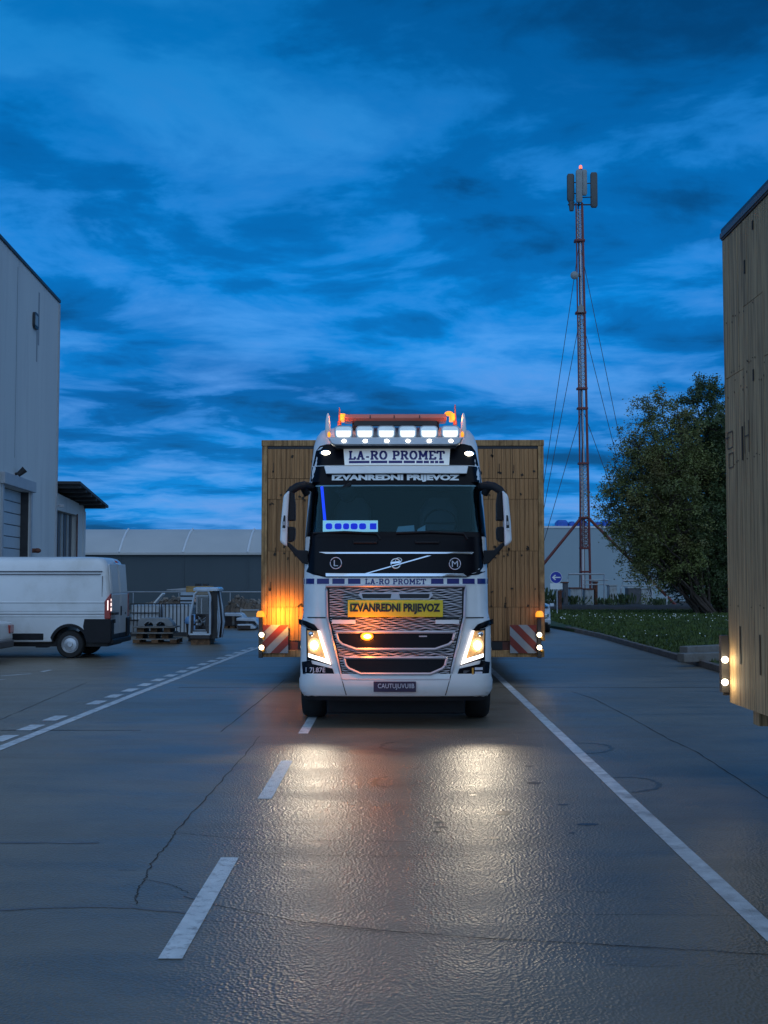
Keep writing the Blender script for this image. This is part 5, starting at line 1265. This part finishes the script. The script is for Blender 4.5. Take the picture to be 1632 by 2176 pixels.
# low sheeted stacks near the rubble
def sheeted(px0, px1, pytop, pybot, Y, label, step):
    a = at(px0, pybot, Y); b = at(px1, pytop, Y); wd = b.x-a.x; hh = b.z
    t = thing('sheeted_stack', label, 'stack', (a.x, Y, 0)); 
    for k in range(2): MB().bb(.06+k*wd*.5, wd*.5*(k+1)-.04, .08, .95, .08, hh-.10).build('box', 'car_dark', t, bevel=.02)
    for k in range(3): MB().bb(.02+k*(wd-.26)/2, .22+k*(wd-.26)/2, .05, .98, 0, .078).build('bearer', 'pallet_wood', t)
    MB().prism([(-.02, hh-.11), (-.01, hh), (wd*.82, hh+.0), (wd*.95, hh-.06), (wd+.10, hh-.26), (wd+.04, hh-.27), (wd*.9, hh-.13)], 'y', -.03, 1.05).build('sheet', 'car_blue_white', t, bevel=.02)
    if step:
        MB().prism([(wd*.1, .05), (wd*.1, hh*.50), (wd*.8, hh*.52), (wd*1.02, .12), (wd, .05)], 'y', -.5, -.04).build('front_cover', 'car_blue_white', t, bevel=.03); MB().bb(wd*.12, wd*.78, -.52, -.501, .06, hh*.40).build('cover_front', 'car_dark', t)
    return t
sheeted(472, 516, 1303, 1335, 46.6, 'low dark stack under a pale blue sheet right of the glazed cabin', False); sheeted(503, 545, 1313, 1336, 45.2, 'lower pale-sheeted stack beside the amber corner lamp', True)

# ================================================================== YARD CLUTTER, LEFT
# upright cabin-like stillage wrapped in film
SY = 35.0
def cl(px, py, Y): return at(px, py, Y)
s0 = cl(402, 1368, SY); s1 = cl(447, 1250, SY)
cb = thing('cabin', 'upright glazed machine cabin in shiny film standing on a dark skid', 'cabin', (s0.x, SY, 0))
cw = s1.x-s0.x; chh = s1.z; dpt = .95; sxk = .28
MB().bb(.04, cw-.02, .05, .95, 0, .16).build('skid', 'pallet_wood', cb); MB().bb(.0, cw, .0, 1.0, .162, .30).build('sill', 'car_dark', cb, bevel=.02)
fp = [(.0, .30), (.02, .85), (.14, chh-.18), (.24, chh-.08), (cw-.06, chh-.08), (cw, chh-.25), (cw, .30)]
fin = [(.07, .42), (.09, .85), (.19, chh-.27), (cw-.12, chh-.27), (cw-.09, .42)]
P = [(x, 0.0, z) for x, z in fp]; tb = MB()
for i in range(len(fp)): tb.tube([(fp[i][0], .02, fp[i][1]), (fp[(i+1) % len(fp)][0], .02, fp[(i+1) % len(fp)][1])], .034, 6)
tb.build('front_frame', 'wrap_film', cb)
MB().prism([(.04, .9), (.15, chh-.2), (cw-.06, chh-.2), (cw-.04, .9)], 'y', .03, .038).build('window', 'cabin_glass', cb)
MB().bb(.20, .23, .015, .05, .92, chh-.22).build('window_bar', 'galv', cb); MB().bb(cw*.55, cw*.55+.03, .015, .05, .92, chh-.3).build('window_bar', 'galv', cb)
MB().prism([(.02, .32), (.03, .88), (.12, .88), (.12, .42), (cw-.13, .42), (cw-.13, .9), (cw-.03, .9), (cw-.02, .32)], 'y', .025, .06).build('door_panel', 'car_dark', cb)
mc = MB()
for k in range(9): mc.ball((random.uniform(.18, cw-.18), .3+random.uniform(-.08, .1), random.uniform(.55, .86)), random.uniform(.03, .075), 8, 6)
for k in range(6): mc.tube([(random.uniform(.14, cw-.14), .28, random.uniform(.45, .8)), (random.uniform(.14, cw-.14), .28, random.uniform(.45, .9))], .014, 5)
mc.build('machinery', 'steel', cb)
MB().bb(.12, cw-.12, .2, .3, .40, .44).build('tray', 'wrap_film', cb); MB().bb(.10, cw-.10, .02, .06, .335, .385).build('kick_plate', 'wrap_film', cb)
MB().bb(.02, cw-.02, .9, .95, .3, chh-.2).build('rear_panel', 'car_dark', cb)
MB().loft([rrect(.10, cw+.26, -.02, .98, .06, chh-.075), rrect(.10, cw+.26, -.02, .98, .06, chh-.01), rrect(.16, cw+.2, .04, .92, .06, chh+.03)]).build('roof', 'wrap_film', cb, smooth=40)
ns = 13
for k in range(ns):       # hanging film folds down the right side
    yy = .03+.9*k/ns; x = cw+.02+.30*math.sin(math.pi*min(1, k/ns*1.2))**.5*.9
    MB().tube([(x-.05, yy, chh-.05), (x+random.uniform(-.03, .03), yy, chh*.66), (x+.04+random.uniform(-.03, .03), yy+.02, chh*.4), (x+random.uniform(-.06, .03), yy, .20)], [.02, .04, .045, .03], 6).build('film_fold', 'wrap_film' if k % 3 else 'car_dark', cb, smooth=60)
MB().bb(cw+.0, cw+.2, .06, .93, .18, chh-.1).build('side_panel', 'dark_steel', cb)

# pallets and mouldings
PY = 35.2
def pallet(px0, px1, py, h, Y, label, dep=1.0):
    a = cl(px0, py, Y); b = cl(px1, py, Y); z0 = max(a.z, 0)
    t = thing('pallet', label, 'pallet', (a.x, Y, z0), 0, 'pallets beside the van'); wd = b.x-a.x
    for k in range(5): MB().bb(0, wd, dep*k/5+.01, dep*(k+1)/5-.02, h-.025, h).build('deck_board', 'grey_board', t)
    for k in range(3):
        for j in range(3): MB().bb(wd*(.0+.42*k), wd*(.0+.42*k)+wd*.15, dep*.42*j, dep*.42*j+.14, .024, h-.027).build('block', 'pallet_wood', t)
    for j in range(3): MB().bb(0, wd, dep*.42*j, dep*.42*j+.14, 0, .022).build('runner', 'pallet_wood', t)
    return t, z0+h, a.x, wd
p_, ztop, xa, wd = pallet(282, 376, 1367.5, .14, PY, 'wide dark wooden pallet lying flat on the yard, lowest of its stack')
def on(px0, px1, z, h, Y, label, dep=.8):
    a = cl(px0, 1300, Y); b = cl(px1, 1300, Y); t = thing('pallet', label, 'pallet', (a.x, Y, z+.001), 0, 'pallets beside the van'); wd = b.x-a.x
    MB().bb(-.12, wd+.16, -.1, dep, h-.04, h).build('deck_board', 'grey_board', t)
    for k in range(3): MB().bb(wd*.40*k, wd*.40*k+wd*.2, 0, dep, 0, h-.042).build('block', 'rust' if k == 1 and z > .5 else 'pallet_wood', t)
    return t, z+h+.001
_, z2 = on(290, 358, ztop, .19, PY+.1, 'brown wooden pallet, second from the ground in its stack'); _, z3 = on(292, 362, z2, .17, PY+.12, 'topmost brown pallet with a rusty red block')
a = cl(293, 1330, PY+.2); b = cl(372, 1330, PY+.2); wd = b.x-a.x
md = thing('wheel_arch_moulding', 'grey plastic moulding with two round arches lying on the pallet stack', 'moulding', (a.x, PY+.2, z3+.001))
def halfring(cx_, r_, n=12): return [(cx_+r_*math.cos(math.pi*k/n), r_*math.sin(math.pi*k/n)) for k in range(n, -1, -1)]
pr_ = [(0, 0)]+halfring(wd*.30, .14)+halfring(wd*.62, .14)+[(wd*.95, 0), (wd*.93, .08), (wd*.82, .22), (wd*.75, .25), (wd*.12, .25), (.02, .2)]
MB().prism(pr_, 'y', 0, .5).build('shell', 'mould_grey', md, bevel=.015)
for k in (.30, .62): MB().tube([(wd*k+.15*math.cos(q), -.01, .15*math.sin(q)) for q in np.linspace(0, math.pi, 13)], .02, 6).build('arch_rim', 'mould_grey', md); 
MB().prism([(wd*.30-.12, .01), (wd*.30+.12, .01), (wd*.30, .12)], 'y', .3, .35).build('inner_web', 'dark_steel', md); MB().prism([(wd*.62-.12, .01), (wd*.62+.12, .01), (wd*.62, .12)], 'y', .3, .35).build('inner_web', 'dark_steel', md)
# caged tanks
IY = 40.0
def ibc(px0, px1, py0, py1, label, half):
    a = cl(px0, py1, IY); b = cl(px1, py0, IY); wd = b.x-a.x; hh = b.z
    t = thing('caged_tank', label, 'tank', (a.x, IY, 0)); MB().bb(0, wd, 0, 1.0, 0, .14).build('base_pallet', 'dark_steel', t)
    MB().loft([rrect(.03, wd-.03, .04, .96, .08, .142), rrect(.03, wd-.03, .04, .96, .08, hh-.05)]).build('bottle', 'ibc_white', t, smooth=40, bevel=0)
    if half: MB().bb(.02, wd-.02, .005, .038, .15, hh*.52).build('lower_cover', 'mould_grey', t)
    n = 8
    for k in range(n+1): MB().tube([(wd*k/n, -.01, .1), (wd*k/n, -.01, hh)], .013 if half else .018, 6).build('cage_bar', 'dark_steel', t)
    for z in ((hh, hh*.72, hh*.5) if half else (hh,)): MB().tube([(0, -.01, z), (wd, -.01, z)], .022, 6).build('cage_rail', 'dark_steel', t)
    return t
ibc(276, 339, 1283, 1316, 'white tank in a square-meshed dark cage next to the van', True); ibc(343, 408, 1283, 1316, 'white tank behind upright dark bars, left of the glazed cabin', False)
# blue tank on wheels behind the cabin
a = cl(385, 1345, 36.5); bt = thing('tank', 'light blue round-topped tank half hidden behind the glazed cabin', 'tank', (a.x+.45, 37.2, 0))
MB().loft([rrect(-.42, .6, -.4, .4, .2, .55), rrect(-.44, .62, -.42, .42, .2, .62), rrect(-.40, .58, -.38, .38, .2, .74), rrect(-.25, .42, -.24, .24, .2, .82)]).build('shell', 'tank_blue', bt, smooth=60)
MB().loft([rrect(-.36, .5, -.34, .34, .15, .12), rrect(-.40, .58, -.38, .38, .2, .548)]).build('lower_shell', 'car_dark', bt, smooth=40)
MB().ball((-.05, -.36, .34), (.17, .08, .17)).build('hub', 'tank_blue', bt, smooth=60)
MB().bb(-.3, .45, -.3, .3, 0, .119).build('foot', 'dark_steel', bt)
# timber bundle on stacked pale boards
TYY = 43.0
a = cl(388, 1286, TYY); b = cl(430, 1249, TYY); wd = b.x-a.x
zb_ = a.z
rk = thing('storage_rack', 'dark low rack under the pale boards and timber beams', 'rack', (a.x-.6, TYY, 0)); 
MB().bb(0, wd+1.0, 0, 1.0, zb_-.12, zb_-.002).build('shelf', 'dark_steel', rk)
for x in (.1, wd+.8):
    for y in (.05, .9): MB().bb(x, x+.1, y, y+.08, 0, zb_-.121).build('leg', 'dark_steel', rk)
z = zb_; bt_ = tag(thing('board_stack', 'stack of pale blue boards with brown packing above the caged tanks', 'boards', (a.x-.08, TYY, zb_)), group=None)
for k in range(3):
    MB().bb(0, .48, 0, .9, .02+.17*k, .13+.17*k).build('board', 'tank_pale' if 'tank_pale' in MATS else (mat('tank_pale', (.40, .48, .56), .5), 'tank_pale')[1], bt_)
    MB().bb(.482, wd+.3, .05, .85, .02+.17*k, .13+.17*k).build('packing', 'beige_board', bt_); MB().bb(0, wd+.3, .02, .88, .0 if k == 0 else -.035+.17*k, .019+.17*k).build('spacer', 'dark_steel', bt_)
zt = zb_+.02+.17*2+.112
tmb = thing('timber_beam', 'thick sawn timber beam laid on top of the board stack', 'timber', (a.x+.1, TYY, zt))
MB().bb(0, wd+.2, .1, .7, 0, .22).build('beam', 'fresh_timber', tmb, bevel=.01); MB().prism([(-.75, .07), (-.70, .10), (0, .16), (0, .05)], 'y', .2, .6).build('pointed_end', 'trim_grey', tmb)
for x in (.32, wd-.12): MB().bb(x, x+.17, .2, .6, .222, .31).build('chock', 'dark_steel', tmb)
ld = thing('chute', 'pale sloping metal plank leaning beside the board stack', 'plank', (cl(328, 1284, 42.5).x, 42.5, cl(328, 1284, 42.5).z))
c = cl(348, 1261, 42.5)-cl(328, 1284, 42.5)
MB().box((c.x/2, .0, c.z/2), (c.length, .5, .05), ry=-math.atan2(c.z, c.x)).build('plank', 'sign_white', ld)
ld.location.z = max(ld.location.z, 0.0)
MB().bb(-.3, .9, .02, .4, -ld.location.z, -.06).build('stand', 'dark_steel', ld)
# rubble heaps
def heap(label, px0, px1, pytop, Y, seed):
    rs = random.Random(seed); a = cl(px0, 1300, Y); b = cl(px1, 1300, Y); hh = cl(px0, pytop, Y).z; wd = b.x-a.x; n, m = 44, 20; vs = []; fs = []
    for j in range(m):
        for i in range(n):
            u, v = i/(n-1), j/(m-1); e = min(1, 5*u)*min(1, 5*(1-u))*min(1, 3*v)*min(1, 3*(1-v))
            vs.append((wd*u, 3*v, (hh*(.86+.14*math.sin(6*u+seed))*e+rs.uniform(-.09, .09)*(e > 0)) if e > 0 else -.02))
    for j in range(m-1):
        for i in range(n-1): fs.append((j*n+i, j*n+i+1, (j+1)*n+i+1, (j+1)*n+i))
    t = thing('rubble_heap', label, 'heap', (a.x, Y, 0)); MB().add(vs, fs).build('earth', 'rubble', t)
    st_ = MB()
    for k in range(260):
        i = rs.randrange(len(vs)); v = vs[i]
        if v[2] > .1: s_ = rs.uniform(.05, .16); st_.box(v, (s_*1.4, s_, s_*.8), rz=rs.random()*3, rx=rs.random(), ry=rs.random())
    tag(st_.build('stones', 'rubble_stone' if 'rubble_stone' in MATS else (mat('rubble_stone', (.22, .19, .165), .9, var=.5, scale=2), 'rubble_stone')[1], t), kind='stuff')
heap('broad heap of brown rubble behind the pale-sheeted stacks', 452, 640, 1270, 52, 1); heap('low brown rubble heap behind the caged tanks', 255, 425, 1276, 50, 4)
a = cl(503, 1335, 49.5); b = cl(539, 1297, 49.5)
bb_ = thing('site_board', 'beige framed board standing before the rubble', 'board', (a.x, 50.8, 0)); wd = b.x-a.x+.05
MB().bb(0, wd, 0, .04, .05, b.z).build('panel', 'beige_board', bb_)
for z in (.05, b.z-.05): MB().bb(-.03, wd+.03, -.03, .045, z, z+.06).build('frame', 'trim_grey', bb_)
for x in (-.03, wd-.03): MB().bb(x, x+.06, -.032, .045, 0, b.z).build('frame', 'trim_grey', bb_)

# ================================================================== RIGHT BACKGROUND
SGY = 63.0
g0 = cl(1182, 1305, SGY); sn = thing('arrow_sign', 'round blue sign with white left arrow above a blank white plate', 'sign', (g0.x, SGY, .1))
def sl_(px, py): p = cl(px, py, SGY); return (p.x-g0.x, p.z-.1)
zc_ = sl_(1182, 1227)[1]; rS = 13*SGY/F
MB().tube([(.05, 0, 0), (.05, 0, zc_+rS*.8)], .035, 8).build('post', 'galv', sn)
dsc = MB().lathe([(0, -.045), (rS, -.045), (rS, -.03), (0, -.03)], (0, 0, zc_), 'y', 32).build('disc', 'sign_blue', sn)
MB().lathe([(rS*.93, -.049), (rS, -.049), (rS, -.0455), (rS*.93, -.0455)], (0, 0, zc_), 'y', 32).build('border', 'sign_white', dsc)
MB().prism([(-.22, zc_), (-.06, zc_+.15), (-.0, zc_+.11), (-.09, zc_+.03), (.24, zc_+.03), (.24, zc_-.03), (-.09, zc_-.03), (0, zc_-.11), (-.06, zc_-.15)], 'y', -.052, -.0505+.004).build('arrow', 'sign_white', dsc)
a, b = sl_(1169, 1252), sl_(1195, 1239.5); MB().bb(a[0], b[0], -.05, -.03, a[1], b[1]).build('plate', 'sign_white', sn)
KY = 78.0
def kp(px, py, Y=KY): p = cl(px, py, Y); return p
def cabinet(px0, px1, pytop, label, m, Y=KY, doors=2, name='equipment_cabinet', dep=1.0, roof=None):
    a = kp(px0, pytop, Y); b = kp(px1, pytop, Y); zg = .22
    t = thing(name, label, 'cabinet', (a.x, Y, zg)); wd = b.x-a.x; hh = a.z-zg
    MB().bb(0, wd, 0, dep, 0, hh).build('case', m, t, bevel=.02); MB().bb(-.04, wd+.04, -.05, dep+.04, hh+.001, hh+.08).build('lid', roof or 'cabinet_pale', t)
    for k in range(doors):
        d_ = MB().bb(wd*k/doors+.04, wd*(k+1)/doors-.04, -.025, -.002, .08, hh-.06).build('door', m, t, bevel=.01); MB().bb(wd*k/doors+.10, wd*k/doors+.14, -.05, -.026, hh*.4, hh*.6).build('handle', 'dark_steel', d_)
    return t
cabinet(1212, 1236, 1251, 'grey cabinet with rusty lid left of the mast foot', 'cabinet_pale', roof='rust'); cabinet(1243, 1262, 1253, 'pale double-door cabinet right of the mast foot', 'cabinet_pale', KY+.3, roof='rust')
cabinet(1197, 1207, 1239, 'narrow rusty-topped cabinet beside the blue sign', 'cabinet_dark', KY-2, 1, roof='rust')
cabinet(1264, 1270, 1238, 'slim tall rust-red cabinet at the end of the pipe frame', 'rust', KY+.5, 1, roof='rust')
cabinet(1334, 1362, 1250, 'wide low shed with dark left door under the tree', 'cabinet_dark', KY+2, 1); cabinet(1362.5, 1384, 1252, 'pale low shed joined to the dark-doored one', 'cabinet_pale', KY+2, 1)
cabinet(1187, 1194, 1258, 'small rust-red box at the foot of the blue sign', 'rust', SGY+4, 1, roof='rust')
cabinet(1295, 1311, 1245, 'pale louvred unit on legs between the two pipe frames', 'cabinet_pale', KY+1, 1)
def pipe_frame(pts, label, Y):
    t = thing('pipe_frame', label, 'frame', (kp(pts[0][0], 1290, Y).x, Y, .2)); ox = t.location.x
    for pl_, r_ in ((pts, .06),):
        P = [(kp(x, y, Y).x-ox, 0, max(0, kp(x, y, Y).z-.2)) for x, y in pl_]; MB().tube(P, r_, 8).build('pipe', 'galv', t)
    return t, ox
t, ox = pipe_frame([(1205, 1290), (1206, 1236), (1208, 1220), (1284, 1220), (1284, 1290)], 'grey pipe frame spanning the mast foot', KY-1)
for y in (1233, 1242): MB().tube([(kp(1240, y, KY-1).x-ox, .05, kp(1240, y, KY-1).z-.2), (kp(1293, y, KY-1).x-ox, .05, kp(1293, y, KY-1).z-.2)], .04, 6).build('cross_pipe', 'galv', t)
t, ox = pipe_frame([(1318, 1290), (1320, 1250), (1324, 1234), (1408, 1234), (1408, 1240)], 'pale pipe frame around the low sheds', KY)
for x in (1386, 1417): MB().tube([(kp(x, 1290, KY).x-ox, 0, 0), (kp(x, 1236, KY).x-ox, 0, kp(x, 1236, KY).z-.2)], .05, 6).build('upright', 'mast_white', t)
MB().tube([(kp(1322, 1245, KY).x-ox, 0, kp(1322, 1245, KY).z-.2), (kp(1417, 1245, KY).x-ox, 0, kp(1417, 1245, KY).z-.2)], .035, 6).build('cross_pipe', 'galv', t)
# weeds along the hall
def weed(px, Y, h, label):
    p = kp(px, 1290, Y); t = thing('weed_clump', label, 'plant', (p.x, Y, .2), 0, 'weeds along the hall'); m = MB()
    for k in range(90):
        a = Vector((random.gauss(0, .35), random.gauss(0, .3), 0)); b = a+Vector((random.gauss(0, .2), random.gauss(0, .2), h*random.uniform(.4, 1)))
        w_ = Vector((random.uniform(-1, 1), random.uniform(-1, 1), 0)).normalized()*.05
        i = len(m.v); m.add([a-w_*.3, b-w_, b+Vector((0, 0, .1)), b+w_], [(0, 1, 2, 3)])
    m.build('leaves', 'leaf_dark', t)
for px, Y, h, lb_ in ((1163, 76, 1.2, 'leafy weed clump at the crate edge beside the blue sign'), (1220, 76.6, .6, 'low weeds before the rusty-lidded cabinet'), (1290, 77, .5, 'low weeds under the louvred unit'), (1326, 77.5, .8, 'weeds climbing the left upright of the pale frame'), (1400, 76, .5, 'weed clump right of the low sheds')): weed(px, Y, h, lb_)
# concrete beams on the lawn
def beam(pa, pb, Y0, Y1, h, z0, label):
    a, b = gnd(*pa, z0), gnd(*pb, z0); a = cl(*pa, Y0); b = cl(*pb, Y1)
    d = Vector((b.x-a.x, b.y-a.y, 0)); t = thing('concrete_beam', label, 'beam', (a.x, a.y, z0), math.atan2(d.y, d.x))
    MB().bb(0, d.length, -.13, .13, 0, h).build('beam_body', 'concrete_beam', t, bevel=.02)
    return t
beam((1446, 1388), (1560, 1360), 26.3, 26.9, .20, .1, 'long grey concrete beam lying on the lawn at the crate edge'); beam((1452, 1380), (1565, 1350), 27.6, 28.6, .28, .1, 'second concrete beam just behind the long one')
